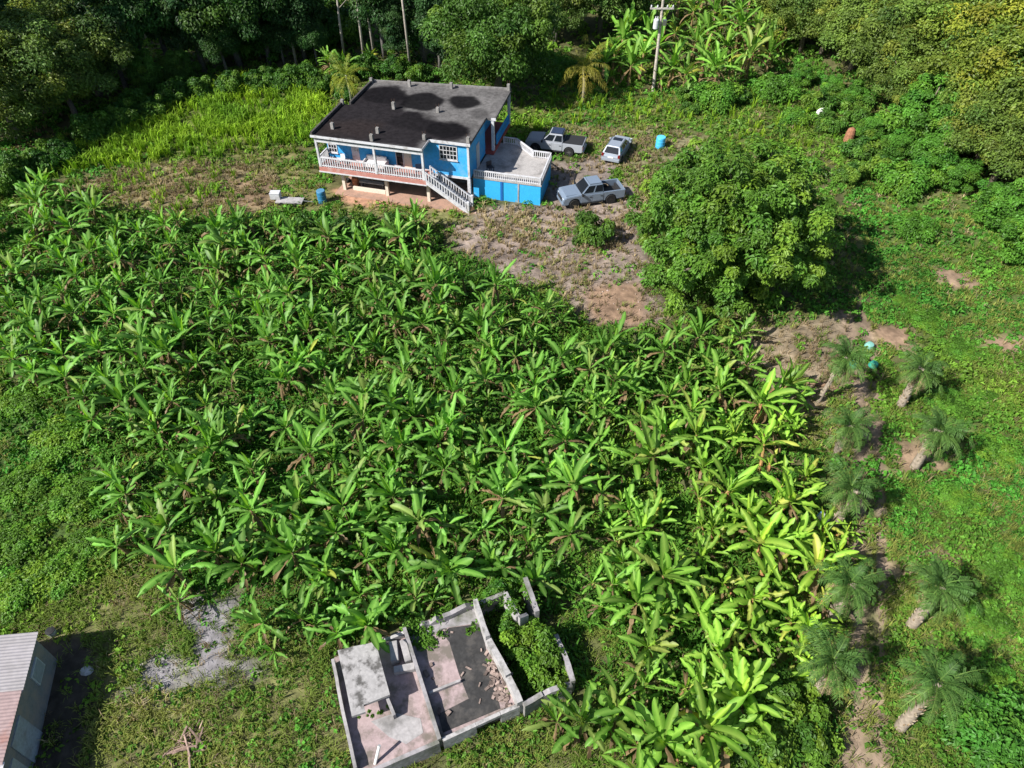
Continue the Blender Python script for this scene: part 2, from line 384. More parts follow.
def herb_cover(bands):
    Vs, Fs, Cs = [], [], []; b = 0
    for ylo, yhi, n, k, L0 in bands:
        x, y = scatter(n, 0, ylo, yhi); N = len(x)
        hgt = .12+.75*np.clip(fbm(x+70, y+40, 1.8, 3)-.25, 0, 1)*rng.uniform(.5, 1.5, N)
        rad = rng.uniform(.18, .42, N)*(L0/.16)**.5
        tone = fbm(x+20, y+80, 4.5, 4); warm = fbm(x+140, y+60, 7, 3)
        tc = np.stack([.056+.095*tone, .140+.185*tone, .016+.018*tone], -1)*rng.uniform(.6, 1.35, (N, 1))
        tc = tc*(1+np.clip(warm-.5, -.3, .4)[:, None]*np.array([1.5, .35, .2]))
        th = rng.uniform(0, 2*np.pi, (N, k)); rr = np.sqrt(rng.random((N, k)))*rad[:, None]
        px = x[:, None]+np.cos(th)*rr; py = y[:, None]+np.sin(th)*rr
        pz = H(x, y)[:, None]+hgt[:, None]*(1-.75*(rr/rad[:, None])**2)*rng.uniform(.35, 1.05, (N, k))
        p = np.stack([px, py, pz], -1).reshape(-1, 3)
        nor = nrm(np.stack([np.cos(th)*rr/rad[:, None]*.8, np.sin(th)*rr/rad[:, None]*.8, np.ones_like(th)], -1).reshape(-1, 3)+rng.normal(0, .42, (N*k, 3)))
        dr = np.stack([np.cos(th), np.sin(th), -.2*np.ones_like(th)], -1).reshape(-1, 3)+rng.normal(0, .5, (N*k, 3))
        L = L0*rng.uniform(.6, 1.5, N*k); V, F_ = leaf_quads(p, nor, dr, L, L*rng.uniform(.5, .8, N*k))
        c = np.repeat(tc, k, 0)*rng.uniform(.75, 1.25, (N*k, 1)); c = np.repeat(c, 4, 0)
        Vs.append(V); Fs.append(F_+b); Cs.append(c); b += len(V)
    return np.concatenate(Vs), np.concatenate(Fs), np.concatenate(Cs)
def blade_cover(bands, chan, c0, c1, hmin, hmax, lean):
    Vs, Fs, Cs = [], [], []; b = 0
    for ylo, yhi, n, k, W in bands:
        x, y = scatter(n, chan, ylo, yhi); N = len(x)
        if N == 0: continue
        tone = np.clip(fbm(x+33, y+12, 3.0, 4)*1.6-.3, 0, 1)[:, None]
        tc = (np.array(c0)*(1-tone)+np.array(c1)*tone)*rng.uniform(.65, 1.3, (N, 1))
        th = rng.uniform(0, 2*np.pi, (N, k)); r0 = rng.uniform(0, .16, (N, k))
        hh = rng.uniform(hmin, hmax, (N, k))*rng.uniform(.6, 1.2, (N, 1)); ln = hh*rng.uniform(.2, 1, (N, k))*lean
        z = H(x, y)[:, None]*np.ones((1, k))
        cx, sx = np.cos(th), np.sin(th)
        bx = x[:, None]+cx*r0; by = y[:, None]+sx*r0
        w = W*rng.uniform(.6, 1.4, (N, k))
        a = np.stack([bx-sx*w, by+cx*w, z-.02], -1); d = np.stack([bx+sx*w, by-cx*w, z-.02], -1)
        m1 = np.stack([bx+cx*ln*.35+sx*w*.8, by+sx*ln*.35-cx*w*.8, z+hh*.7], -1); m0 = np.stack([bx+cx*ln*.35-sx*w*.8, by+sx*ln*.35+cx*w*.8, z+hh*.7], -1)
        t1 = np.stack([bx+cx*ln+sx*w*.15, by+sx*ln-cx*w*.15, z+hh*(1-.3*lean)], -1); t0 = np.stack([bx+cx*ln-sx*w*.15, by+sx*ln+cx*w*.15, z+hh*(1-.3*lean)], -1)
        V = np.stack([a, d, m1, m0, t1, t0], 2).reshape(-1, 3); i = np.arange(N*k)[:, None]*6
        F_ = np.concatenate([i+np.array([0, 1, 2, 3]), i+np.array([3, 2, 4, 5])], 0)
        c = np.repeat(np.repeat(tc, k, 0)*rng.uniform(.75, 1.25, (N*k, 1)), 6, 0)
        Vs.append(V); Fs.append(F_+b); Cs.append(c); b += len(V)
    return np.concatenate(Vs), np.concatenate(Fs), np.concatenate(Cs)
def stuff(name, arr, m, label, cat):
    return tag(obj_np(name, *arr, m), label, cat, kind='stuff')
stuff('ground_cover', herb_cover([(3, 22, 9, 15, .18), (22, 45, 6.0, 14, .23), (45, 80, 3.6, 13, .28), (80, 104, 1.6, 12, .36)]), M['cover'],
      'bright green low leafy weeds and creepers covering the open ground', 'ground cover')
stuff('grass', blade_cover([(3, 22, 17, 12, .014), (22, 45, 10, 11, .02), (45, 85, 5.5, 10, .03)], 1, (.12, .20, .03), (.27, .29, .07), .16, .48, 1.0), M['cover'],
      'short yellowish green grass on the lower slope and round the palms', 'grass')
stuff('dry_grass', blade_cover([(3, 22, 9, 8, .014), (22, 45, 6, 8, .02), (45, 75, 7.5, 10, .03)], 2, (.20, .145, .085), (.40, .32, .19), .14, .55, .95), M['cover'],
      'dry tan grass and cut stalks on the bare slope and brush patch', 'dry grass')
stuff('undergrowth', blade_cover([(3, 22, 5, 7, .05), (22, 45, 4.2, 7, .055), (45, 62, 3, 7, .06)], 4, (.045, .13, .016), (.09, .21, .025), .35, 1.0, .9), M['cover'],
      'strap leaved green undergrowth and young suckers between the banana plants', 'undergrowth')
stuff('tall_grass', blade_cover([(45, 90, 6.5, 11, .038)], 3, (.13, .27, .02), (.27, .42, .025), .5, 1.35, .6), M['cover'],
      'tall yellow green grass in the sunlit clearing beside the dark woods', 'tall grass')

# loose stones on the gravel and dirt
def stones(nm, zones, n, s0, s1, c, label):
    x = []; y = []
    for z in zones:
        poly = dict((q[0], q[1]) for q in ZW)[z]; lo, hi = poly.min(0), poly.max(0)
        xx = rng.uniform(lo[0], hi[0], n); yy = rng.uniform(lo[1], hi[1], n)
        k = (polysd(xx, yy, poly)+(fbm(xx, yy, 1., 3)-.5)*1.5) < .1; x.append(xx[k]); y.append(yy[k])
    x = np.concatenate(x); y = np.concatenate(y); N = len(x)
    o8 = np.array([(1, 0, 0), (0, 1, 0), (-1, 0, 0), (0, -1, 0), (0, 0, 1), (0, 0, -.4)], float)
    s = rng.uniform(s0, s1, N)*rng.choice([.6, .8, 1, 1.6], N)
    V = o8[None]*s[:, None, None]*rng.uniform(.6, 1.3, (N, 6, 3)); V += np.stack([x, y, H(x, y)+s*.2], -1)[:, None]
    f = np.array([(0, 1, 4), (1, 2, 4), (2, 3, 4), (3, 0, 4), (1, 0, 5), (2, 1, 5), (3, 2, 5), (0, 3, 5)])
    F_ = (np.arange(N)[:, None, None]*6+f[None]).reshape(-1, 3)
    C = np.repeat(np.array(c)*rng.uniform(.5, 1.4, (N, 1))*rng.uniform(.92, 1.08, (N, 3)), 6, 0)
    tag(obj_np(nm, V.reshape(-1, 3), F_, C, M['bark']), label, 'gravel' if 'gravel' in nm else 'stones', kind='stuff')
stones('gravel', ('gravelA', 'gravelB'), 2600, .010, .026, (.26, .25, .255), 'pale grey gravel heaped in two patches on the lower grass')
stones('dirt_clods', ('dirtbank', 'driveway'), 1300, .02, .06, (.30, .24, .20), 'small brown stones and clods on the bare dirt bank and driveway')


# ================================================================== THE BLUE HOUSE
house = empty('house', (HO[0], HO[1], 0), HA)
tag(house, 'bright blue two storey house with flat stained roof, white railings and corner terrace', 'house')
walls = [(-9.0, 1.7), (3.2, 1.7), (3.2, 6.3), (2.2, 6.3), (2.2, 11.9), (-8.3, 10.7), (-8.3, 5.7), (-9.0, 5.7)]
MB().prism(walls, 2.05, 4.97).build('wall', M['blue'], house)
MB().prism([(-7.4, 4.4), (2.9, 4.4), (2.9, 11.5), (-7.9, 10.3)], -.1, 2.04).build('lower_wall', M['darkwall'], house)
roof_poly = [(-9.25, -.15), (.06, -.15), (.06, 1.52), (3.38, 1.52), (3.34, 6.35), (4.12, 6.45), (3.95, 12.3), (-8.55, 10.95), (-8.55, 5.85), (-9.25, 5.85)]
rc = (.105, .10, .10)
roof = MB().prism(roof_poly, 4.98, 5.19, rc).build('roof', M['roof'], house)
# bitumen sheet with its round water stains (they are stains: they have a shape of their own)
uu = np.arange(-9.3, 4.2, .14); vv = np.arange(-.2, 12.5, .14); UU, VV = np.meshgrid(uu, vv)
stain = polysd(UU, VV, [(-9.4, -.2), (-.4, -.2), (-.6, 1.2), (.4, 1.6), (1.6, 1.5), (2.7, 2.2), (2.75, 4.2), (1.4, 4.9), (-.6, 4.5), (-2.4, 5.9), (-3.6, 5.9), (-4.0, 6.3), (-4.1, 8.3), (-5.6, 10.2), (-7.2, 10.2), (-8.6, 8.6), (-9.4, 5)])
nn = fbm(UU+40, VV+40, 1.1, 4)
def ell(cu, cv, a, b, r=.1):
    du, dv = UU-cu, VV-cv; x = du*math.cos(r)+dv*math.sin(r); y = -du*math.sin(r)+dv*math.cos(r)
    return (np.sqrt((x/a)**2+(y/b)**2)-1)*min(a, b)
C = np.array((.118, .112, .11))*(.55+.9*fbm(UU, VV, 2.2, 4))[..., None]
def stain_mix(C, d, c, soft, a=1.0):
    w = (1-sstep(-soft, soft, d+(nn-.5)*.9))[..., None]*a
    return C*(1-w)+np.array(c)*w
C = stain_mix(C, stain, (.013, .011, .013), .35, .96)
C = stain_mix(C, polysd(UU, VV, [(-9.2, .3), (-5, .3), (-4.5, 3), (-6.5, 3.5), (-9.2, 2.2)]), (.026, .019, .018), .8, .6)
for cu, cv, a, b, al in ((-6.2, 8.4, 2.0, 1.75, .75), (-2.85, 8.0, 1.9, 1.75, .95), (.65, 8.75, 1.35, 1.15, .95), (1.1, 3.4, 1.7, 1.35, .85), (-2.3, 4.3, 1.9, 1.5, .5), (2.6, 6.9, .8, .9, .45)):
    C = stain_mix(C, ell(cu, cv, a, b), (.005, .0045, .0055), .22, al)
F_ = []; ii = np.arange(UU.size).reshape(UU.shape)
F_ = np.stack([ii[:-1, :-1], ii[:-1, 1:], ii[1:, 1:], ii[1:, :-1]], -1).reshape(-1, 4)
ctr = np.stack([UU, VV], -1).reshape(-1, 2)[F_].mean(1); ok = polysd(ctr[:, 0], ctr[:, 1], roof_poly) < -.09
F_ = F_[ok]; u_, inv = np.unique(F_, return_inverse=True)
obj_np('roof_covering', np.stack([UU, VV, 5.196+0*UU], -1).reshape(-1, 3)[u_], inv.reshape(-1, 4), C.reshape(-1, 3)[u_], M['roof'], house)
pc = (.07, .065, .065); pg = (.19, .18, .175)
MB().box(-9.27, -9.09, -.1, 5.86, 5.191, 5.42, pc).box(-8.57, -8.39, 5.87, 10.9, 5.191, 5.42, pc).build('parapet', M['roof'], house, .01)
MB().add([(-8.38, 10.72, 5.191), (3.9, 12.05, 5.191), (3.92, 12.28, 5.191), (-8.38, 10.95, 5.191), (-8.38, 10.72, 5.33), (3.9, 12.05, 5.33), (3.92, 12.28, 5.33), (-8.38, 10.95, 5.33)],
         [(3, 2, 1, 0), (4, 5, 6, 7), (0, 1, 5, 4), (1, 2, 6, 5), (2, 3, 7, 6), (3, 0, 4, 7)], pg).build('parapet', M['roof'], house)
for (u, v) in ((-7.98, 1.3), (-4.21, 1.5), (-4.58, 5.95), (-.8, 6.25), (-4.9, 10.6), (-1.2, 11.1), (-8.48, 10.5), (3.75, 12.0), (-.25, 1.35), (-4.15, .15), (-9.1, 5.7), (3.2, 1.75)):
    h = random.uniform(.42, .68)
    m_ = MB().box(u-.12, u+.12, v-.12, v+.12, 5.2, 5.2+h, (.24, .23, .22))
    for q in (-.07, .07): m_.tube([(u+q, v+q, 5.2+h), (u+q*1.3, v+q, 5.2+h+.28)], .012, 5, (.12, .07, .05))
    m_.build('column_stub', M['roof'], house)
MB().box(-9.28, .08, -.19, -.155, 5.02, 5.215).box(.062, .09, -.15, 1.50, 5.02, 5.21).box(.1, 3.42, 1.46, 1.515, 4.99, 5.21).build('fascia', M['white'], house)
MB().box(-9.0, -.1, .03, .19, 4.58, 4.82).build('porch_beam', M['white'], house)
for u in (-9.03, -4.1, -.06): MB().box(u-.09, u+.09, .02, .20, 2.42, 4.975).build('porch_post', M['white'], house, .01)
MB().box(-9.15, .1, 0, 1.69, 2.08, 2.41).build('porch_floor', M['terra'], house)
MB().box(-9.19, .14, -.04, 1.6, 1.98, 2.075).build('floor_edge', M['white'], house)
for u in (-7.6, -3.75, -.1): MB().box(u-.13, u+.13, .75, 1.0, -.1, 1.975).build('ground_post', M['cream'], house, .01)
MB().box(-6.9, -4.0, .9, 1.1, 0, .42).box(-4.0, -.3, 3.2, 3.4, 0, .4).build('plinth', M['cream'], house)
MB().box(-8.2, 3.3, -.1, 4.39, -.1, .125).build('ground_slab', mat('red_earth_slab', (.38, .23, .17), .9, c2=(.25, .17, .13), bump=.2), house)
def rail(mb, a, b, z0, z1, step=.2, z0b=None, z1b=None, post=True):
    """balustrade from a to b: bottom rail, square balusters, top rail; z at b may differ (stairs)"""
    z0b = z0 if z0b is None else z0b; z1b = z1 if z1b is None else z1b
    n = max(2, int(math.hypot(b[0]-a[0], b[1]-a[1])/step))
    mb.bar((*a, z1), (*b, z1b), .11, .09); mb.bar((*a, z0+.12), (*b, z0b+.12), .10, .07)
    for i in range(n+1):
        t = i/n; x = a[0]+(b[0]-a[0])*t; y = a[1]+(b[1]-a[1])*t; za = z0+(z0b-z0)*t; zb = z1+(z1b-z1)*t
        w = .035 if 0 < i < n else .055
        mb.box(x-w, x+w, y-w, y+w, za, zb-.02)
    return mb
r_ = MB(); rail(r_, (-8.92, .1), (-4.2, .1), 2.45, 3.3); rail(r_, (-4.0, .1), (-.17, .1), 2.45, 3.3); r_.build('porch_railing', M['white'], house)
rail(MB(), (-9.05, .2), (-9.05, 1.62), 2.45, 3.3).build('porch_railing', M['white'], house)
# openings on the porch wall
def window(u0, u1, z0, z1, v, nx_, nz_, name='window', sill=True):
    f = MB().box(u0-.07, u1+.07, v-.05, v+.02, z0-.07, z0).box(u0-.07, u1+.07, v-.05, v+.02, z1, z1+.07)
    f.box(u0-.07, u0, v-.05, v+.02, z0, z1).box(u1, u1+.07, v-.05, v+.02, z0, z1)
    for i in range(1, nx_): x = u0+(u1-u0)*i/nx_; f.box(x-.02, x+.02, v-.045, v+.01, z0, z1)
    for i in range(1, nz_): z = z0+(z1-z0)*i/nz_; f.box(u0, u1, v-.04, v+.008, z-.02, z+.02)
    w = f.build(name, M['white'], house)
    MB().box(u0, u1, v-.012, v-.004, z0, z1).build('pane', M['glass'], w)
    if sill: MB().box(u0-.12, u1+.12, v-.12, v-.051, z0-.13, z0-.075).build('sill', M['white'], w)
window(-8.85, -8.2, 3.0, 4.25, 1.7, 3, 4)
window(.85, 2.2, 3.65, 4.7, 1.7, 5, 3)
d = MB().box(-6.85, -6.2, 1.65, 1.695, 2.42, 4.4).build('door', M['white'], house)
MB().box(-6.32, -6.26, 1.60, 1.649, 3.35, 3.45).build('handle', M['metal'], d)
d = MB().box(-3.0, -2.94, 1.64, 1.695, 2.42, 4.45).box(-2.4, -2.34, 1.64, 1.695, 2.42, 4.45).box(-2.94, -2.4, 1.64, 1.695, 4.39, 4.45).build('doorway', M['white'], house)
MB().box(-2.94, -2.4, 1.67, 1.694, 2.42, 4.39).build('dark_panel', M['glass'], d)  # dark panel on the solid wall, imitates the unlit room inside
d = MB().box(-2.3, -1.65, 1.645, 1.695, 2.42, 4.4).build('door', M['cream'], house); d['label'] = 'cream door beside the dark open doorway'
MB().box(-1.8, -1.74, 1.60, 1.644, 3.35, 3.45).build('handle', M['metal'], d)
MB().box(-9.0, -.02, 1.66, 1.697, 2.42, 2.52).build('skirting', M['white'], house)
MB().box(.03, 3.26, 1.62, 1.69, 2.06, 2.24).build('floor_edge', M['white'], house)
MB().box(3.02, 3.28, 1.6, 1.86, -.1, 2.05).build('ground_post', M['white'], house, .01)
MB().box(3.1, 3.27, 1.58, 1.69, 2.25, 4.98).build('corner_post', M['white'], house)
MB().box(3.206, 3.25, 3.7, 4.5, 1.95, 4.0).build('door', M['white'], house)['label'] = 'white side door onto the terrace'
# front stairs down from the porch
n = 11; s_ = MB(); prof = []
for i in range(n):
    u0 = .12+3.3*i/n; u1 = .12+3.3*(i+1)/n; z = 2.4-(2.25*(i+.5)/n)
    s_.box(u0, u1-.002, .08, 1.0, z-.22, z)
s_.build('stairs', M['conc'], house)
for v in (0.0, 1.06):
    s_ = MB(); s_.bar((.1, v, 2.45), (3.5, v, .22), .12, .30); rail(s_, (.14, v), (3.5, v), 2.42, 3.2, .2, .18, .95); s_.box(3.42, 3.62, v-.1, v+.1, -.1, 1.05)
    s_.build('stair_railing', M['white'], house)
# corner terrace over the garage
tp = [(3.24, 2.5), (8.9, 2.5), (8.8, 6.9), (7.2, 6.9), (5.3, 8.7), (3.24, 8.7)]
garage_blue = mat('worn_blue_paint', (.03, .36, .70), .65, var=.1, c2=(.40, .50, .56), lo=.62, hi=.8, scale2=1.8)
MB().prism(tp, -.1, 1.80).build('terrace_wall', garage_blue, house)
MB().prism([(3.26, 2.45), (8.97, 2.45), (8.87, 6.97), (7.23, 6.97), (5.33, 8.77), (3.26, 8.77)], 1.803, 1.93).build('terrace_floor', mat('terrace_concrete', (.36, .34, .33), .9, var=.2, c2=(.19, .18, .175), lo=.48, hi=.68, scale2=.8), house)
MB().box(5.55, 5.75, 2.44, 2.495, -.1, 1.8).build('pilaster', mat('dark_blue_paint', (.01, .11, .36), .6), house)
MB().box(7.0, 7.12, 2.46, 2.495, -.1, 1.8).build('pilaster', M['conc'], house)
for a, b in (((3.35, 2.52), (8.85, 2.52)), ((8.87, 2.6), (8.78, 6.85)), ((8.7, 6.9), (7.25, 6.9)), ((7.2, 6.92), (5.35, 8.68)), ((5.25, 8.7), (4.2, 8.7))):
    rail(MB(), a, b, 1.93, 2.55, .17).build('terrace_railing', M['white'], house)
MB().box(2.22, 3.9, 6.4, 11.9, 1.95, 2.3).build('side_porch_floor', mat('red_step', (.33, .07, .06), .7), house)
MB().box(3.72, 3.95, 6.45, 6.68, 2.31, 4.975).build('side_porch_post', M['white'], house)
MB().box(3.72, 3.95, 11.7, 11.9, 2.31, 4.975).build('side_porch_post', M['white'], house)
MB().box(2.3, 4.14, 6.40, 6.44, 4.95, 5.18).build('fascia', M['white'], house)
rail(MB(), (3.85, 7.6), (3.83, 11.6), 2.35, 3.2).build('side_porch_railing', M['blue'], house)
MB().box(2.206, 2.25, 8.2, 9.0, 2.31, 4.3).build('door', M['darkwall'], house)

def hpt(u, v, z=0): p = HL(u, v); return (p[0], p[1], z)
# things on the porch, the terrace and under the house
t = empty('sofa', hpt(-4.6, 1.15, 2.412), HA); tag(t, 'white covered sofa on the porch behind the railing', 'sofa')
wh = mat('white_cloth', (.72, .68, .68), .9, c2=(.6, .45, .45), lo=.5, hi=.8)
MB().box(-.85, .85, -.4, .4, .08, .42).build('seat', wh, t, .05); MB().box(-.85, .85, .22, .42, .43, .85).build('backrest', wh, t, .05)
MB().box(-.98, -.86, -.4, .42, .0, .6).build('armrest', wh, t, .03); MB().box(.86, .98, -.4, .42, .0, .6).build('armrest', wh, t, .03)
def plastic_chair(u, v, z, rz, c, label):
    t = empty('chair', hpt(u, v, z), HA+rz); tag(t, label, 'chair')
    m_ = mat('chair_plastic', c, .5)
    MB().box(-.24, .24, -.24, .24, .40, .44).build('seat', m_, t, .01); MB().box(-.24, .24, .2, .25, .45, .85).build('backrest', m_, t, .01)
    for a in (-.2, .2):
        for b in (-.2, .2): MB().box(a-.025, a+.025, b-.025, b+.025, 0, .4).build('leg', m_, t)
plastic_chair(-.75, .8, 2.412, .4, (.02, .03, .06), 'dark chair at the stair end of the porch')
plastic_chair(-7.5, .9, 2.412, -.3, (.6, .62, .66), 'pale plastic chair on the porch between window and white door')
plastic_chair(4.4, 3.6, 1.932, .8, (.03, .03, .04), 'black chair alone on the grey terrace in the house shade')
t = empty('bench', hpt(-5.4, 1.6, .128), HA); tag(t, 'long grey plank bench in the shade under the porch', 'bench')
MB().box(-1.1, 1.1, -.2, .2, .5, .57).build('seat', M['conc'], t)
for a in (-.95, .95): MB().box(a-.05, a+.05, -.16, .16, 0, .5).build('leg', M['darkwall'], t)
tag(MB().lathe([(.26, 0), (.29, .1), (.29, .6), (.26, .75)], 14, (.42, .16, .08)).build('drum', M['bark']), 'rusty orange drum under the porch end beside its first post', 'drum').location = hpt(-7.0, 1.7, .128)
def spare_tyre(u, v):
    o = MB().lathe([(.16, 0), (.30, 0), (.33, .06), (.33, .14), (.30, .2), (.16, .2), (.15, .1)], 18, (.02, .02, .02)).build('tyre', M['bark'], None, 0, True); o.location = hpt(u, v, .13)
    tag(o, 'black tyre lying under the porch by the end post', 'tyre')
spare_tyre(-8.0, 2.1)
def barrel(x, y, r, h, c, label, lidc=None):
    t = empty('barrel', (x, y, float(H(x, y))-.02)); tag(t, label, 'barrel')
    m_ = mat('barrel_plastic', c, .45, var=.12, c2=[q*.5 for q in c], lo=.5, hi=.8)
    MB().lathe([(r*.9, 0), (r, .05), (r, h*.3), (r*1.04, h*.33), (r, h*.36), (r, h*.64), (r*1.04, h*.67), (r, h*.7), (r, h-.06), (r*.92, h)], 20).build('drum', m_, t, 0, False)
    MB().lathe([(r*.94, h+.002), (r*.97, h+.03), (r*.9, h+.05)], 20).build('lid', mat('barrel_lid', lidc or c, .5), t)
p = P(323, 203); barrel(p[0], p[1], .36, 1.05, (.03, .17, .32), 'dark blue plastic barrel on the grass left of the house', (.08, .22, .36))
p = P(660, 146, .2); barrel(p[0], p[1], .42, 1.0, (.06, .42, .75), 'bright blue barrel on the dry grass beyond the silver hatchback', (.10, .5, .8))
# scrap bench by the plantation edge
p = P(291, 205)
t = empty('trailer', (p[0], p[1], float(H(p[0], p[1]))), R_(-4)); tag(t, 'low grey flat trailer with scrap at the plantation edge', 'trailer')
MB().box(-1.1, 1.1, -.45, .45, .32, .40).build('deck', M['conc'], t)
for a in (-.6, .6):
    for b in (-.5, .5): MB().lathe([(.08, -.06), (.2, -.07), (.2, .07), (.08, .06)], 12, o=(a, b, .2), axis='y').build('wheel', M['black'], t)
MB().tube([(1.1, 0, .36), (1.9, 0, .3)], .03, 6).build('drawbar', M['metal'], t)
b = MB().box(-.4, .4, -.3, .3, 0, .5).box(-.42, .42, -.32, .32, .5, .54).build('crate', M['white'], None, .03); p = P(280, 203); b.location = (p[0]-.2, p[1], float(H(p[0], p[1]))+.41); tag(b, 'white box sitting on the end of the flat trailer', 'box')

# ================================================================== VEHICLES
def arch(cx, r, z, n=9):
    return [(cx+r*math.cos(math.pi*i/n), z+r*math.sin(math.pi*i/n)) for i in range(n+1)]
def panel(mb, q, ix=.08, iy=.1, off=.004, th=.012):
    """thin pane lying just proud of the quad q (a b bottom, c d top)"""
    a, b, c, d = [Vector(p) for p in q]
    def pt(s, t): return (a*(1-s)+b*s)*(1-t)+(d*(1-s)+c*s)*t
    pts = [pt(ix, iy), pt(1-ix, iy), pt(1-ix, 1-iy), pt(ix, 1-iy)]
    n = (b-a).cross(d-a).normalized()
    lo = [p-n*th for p in pts]; hi = [p+n*off for p in pts]
    return mb.add(lo+hi, [(3, 2, 1, 0), (4, 5, 6, 7), (0, 1, 5, 4), (1, 2, 6, 5), (2, 3, 7, 6), (3, 0, 4, 7)])
def wheels(t, xs, w, r, rimc):
    for x in xs:
        for s in (1, -1):
            wm = bpy.data.objects.new('wheel', None); link(wm, t); wm.location = (x, s*(w/2-.10), r)
            MB().lathe([(r*.62, -.115), (r*.95, -.12), (r, -.08), (r, .08), (r*.95, .12), (r*.62, .115)], 22, axis='y').build('tyre', M['black'], wm)
            f = MB().lathe([(r*.61, -.09), (r*.61, .09)], 18, axis='y')
            for k in range(6):
                a = math.pi/3*k; f.bar((0, s*.10, 0), (r*.5*math.cos(a), s*.10, r*.5*math.sin(a)), .04, .05)
            f.build('rim', rimc, wm)
car_silver = mat('silver_paint', (.33, .37, .43), .32, .25, var=.05, coat=.6, c2=(.40, .40, .40), lo=.6, hi=.9)
car_grey = mat('grey_blue_paint', (.21, .265, .345), .32, .2, var=.05, coat=.6, c2=(.30, .31, .32), lo=.6, hi=.9)
car_white = mat('car_white_paint', (.34, .36, .40), .3, var=.04, coat=.6, c2=(.6, .57, .53), lo=.6, hi=.9)
car_navy = mat('navy_paint', (.025, .035, .07), .25, var=.05, coat=.6)
rim_m = mat('alloy', (.40, .40, .42), .35, .8); rim_dark = mat('dark_alloy', (.06, .06, .065), .4, .6)
lamp_m = mat('headlamp', (.75, .78, .8), .1, spec=.8); tail_m = mat('tail_lamp', (.16, .012, .01), .2, spec=.6)
plate_m = mat('plate', (.7, .7, .68), .5); trim_m = mat('dark_trim', (.025, .025, .027), .6)
def pickup(loc, rz, body, roofm, hoodm, cover, rimm, label):
    t = empty('pickup_truck', loc, rz); tag(t, label, 'pickup truck', None)
    W = .94; r = .42; wf, wr = 1.66, -1.46
    prof = [(2.58, .42)]+arch(wf, .50, .42)+[(-.82, .42), (-.82, 1.16), (1.12, 1.18), (1.35, 1.17), (2.34, 1.10), (2.56, 1.0), (2.64, .78)]
    MB().xprism(prof, -W, W).build('body', body, t, .045)
    MB().box(1.28, 2.36, -.74, .74, 1.08, 1.19).build('hood', hoodm, t, .03)
    # bed: two sides with the rear arch, floor, tailgate
    side = [(-.83, .42)]+[(q[0], q[1]) for q in arch(wr, .50, .42)]+[(-2.62, .48), (-2.66, 1.16), (-.83, 1.18)]
    MB().xprism(side, W-.13, W).build('bed_side', body, t, .02); MB().xprism(side, -W, -W+.13).build('bed_side', body, t, .02)
    tg = MB().box(-2.68, -2.58, -W+.02, W-.02, .55, 1.16).build('tailgate', body, t, .02)
    MB().box(-2.70, -2.681, -.26, .26, .66, .78).build('number_plate', plate_m, tg)
    MB().box(-2.57, -.84, -W+.131, W-.131, .55, .62).build('bed_liner', trim_m, t)
    if cover: MB().box(-2.6, -.86, -W+.06, W-.06, 1.165, 1.205).build('bed_cover', trim_m, t, .015)
    else: MB().box(-2.5, -2.3, -.75, .75, .621, .9).build('tool_box', trim_m, t, .02)
    # cabin
    zb, zt = 1.15, 1.86; B = [(-.84, -.88, zb), (1.12, -.88, zb), (1.12, .88, zb), (-.84, .88, zb)]; Tt = [(-.74, -.70, zt), (.42, -.70, zt), (.42, .70, zt), (-.74, .70, zt)]
    MB().add(B+Tt, [(0, 1, 5, 4), (1, 2, 6, 5), (2, 3, 7, 6), (3, 0, 4, 7), (4, 5, 6, 7), (3, 2, 1, 0)]).build('cab', body, t, .05)
    MB().box(-.70, .36, -.63, .63, zt-.01, zt+.035).build('roof_panel', roofm, t, .03)
    panel(MB(), (B[1], B[2], Tt[2], Tt[1]), .05, .06, .008).build('windshield', M['glass'], t)
    panel(MB(), (B[3], B[0], Tt[0], Tt[3]), .1, .2, .008).build('rear_window', M['glass'], t)
    def lerp(a, b, k): return tuple(a[i]+(b[i]-a[i])*k for i in range(3))
    for s, (b0, b1, t1, t0) in ((-1, (B[0], B[1], Tt[1], Tt[0])), (1, (B[2], B[3], Tt[3], Tt[2]))):
        for k0, k1 in (((.02, .46), (.48, .98)) if s < 0 else ((.02, .52), (.54, .98))):
            panel(MB(), (lerp(b0, b1, k0), lerp(b0, b1, k1), lerp(t0, t1, k1), lerp(t0, t1, k0)), .06, .14, .008).build('side_window', M['glass'], t)
        for x0, x1 in ((-.78, .12), (.16, 1.12)):
            dd = MB().box(x0, x1, s*W-.012, s*W+.012, .52, 1.10).build('door', body, t, .006)
            MB().box(x0+.08, x0+.26, s*(W+.03)-.012, s*(W+.03)+.012, .90, .94).build('handle', trim_m, dd)
        MB().box(.98, 1.12, s*1.03-.11, s*1.03+.11, 1.12, 1.32).build('mirror', trim_m, t, .02)
        MB().box(2.46, 2.60, s*.68-.17, s*.68+.17, .80, .95).build('headlight', lamp_m, t, .02)
        MB().box(-2.695, -2.60, s*.84-.075, s*.84+.075, .72, 1.04).build('tail_light', tail_m, t)
        MB().box(-.80, 1.08, s*.90-.07, s*.90+.07, .33, .39).build('side_step', trim_m, t)
    MB().box(2.56, 2.66, -.48, .48, .62, .90).build('grille', trim_m, t, .02)
    MB().box(2.50, 2.70, -.88, .88, .40, .58).build('bumper', body, t, .03); MB().box(-2.78, -2.60, -.85, .85, .42, .56).build('bumper', M['metal'], t, .02)
    wheels(t, (wf, wr), W*2, r, rimm)
    return t
def ground_at(x, y): return float(H(x, y))
pickup((6.45, 52.45, ground_at(6.4, 52.7)-.02), R_(195), car_grey, car_grey, car_grey, False, rim_dark, 'grey double cab pickup with open bed parked nose toward the terrace corner')
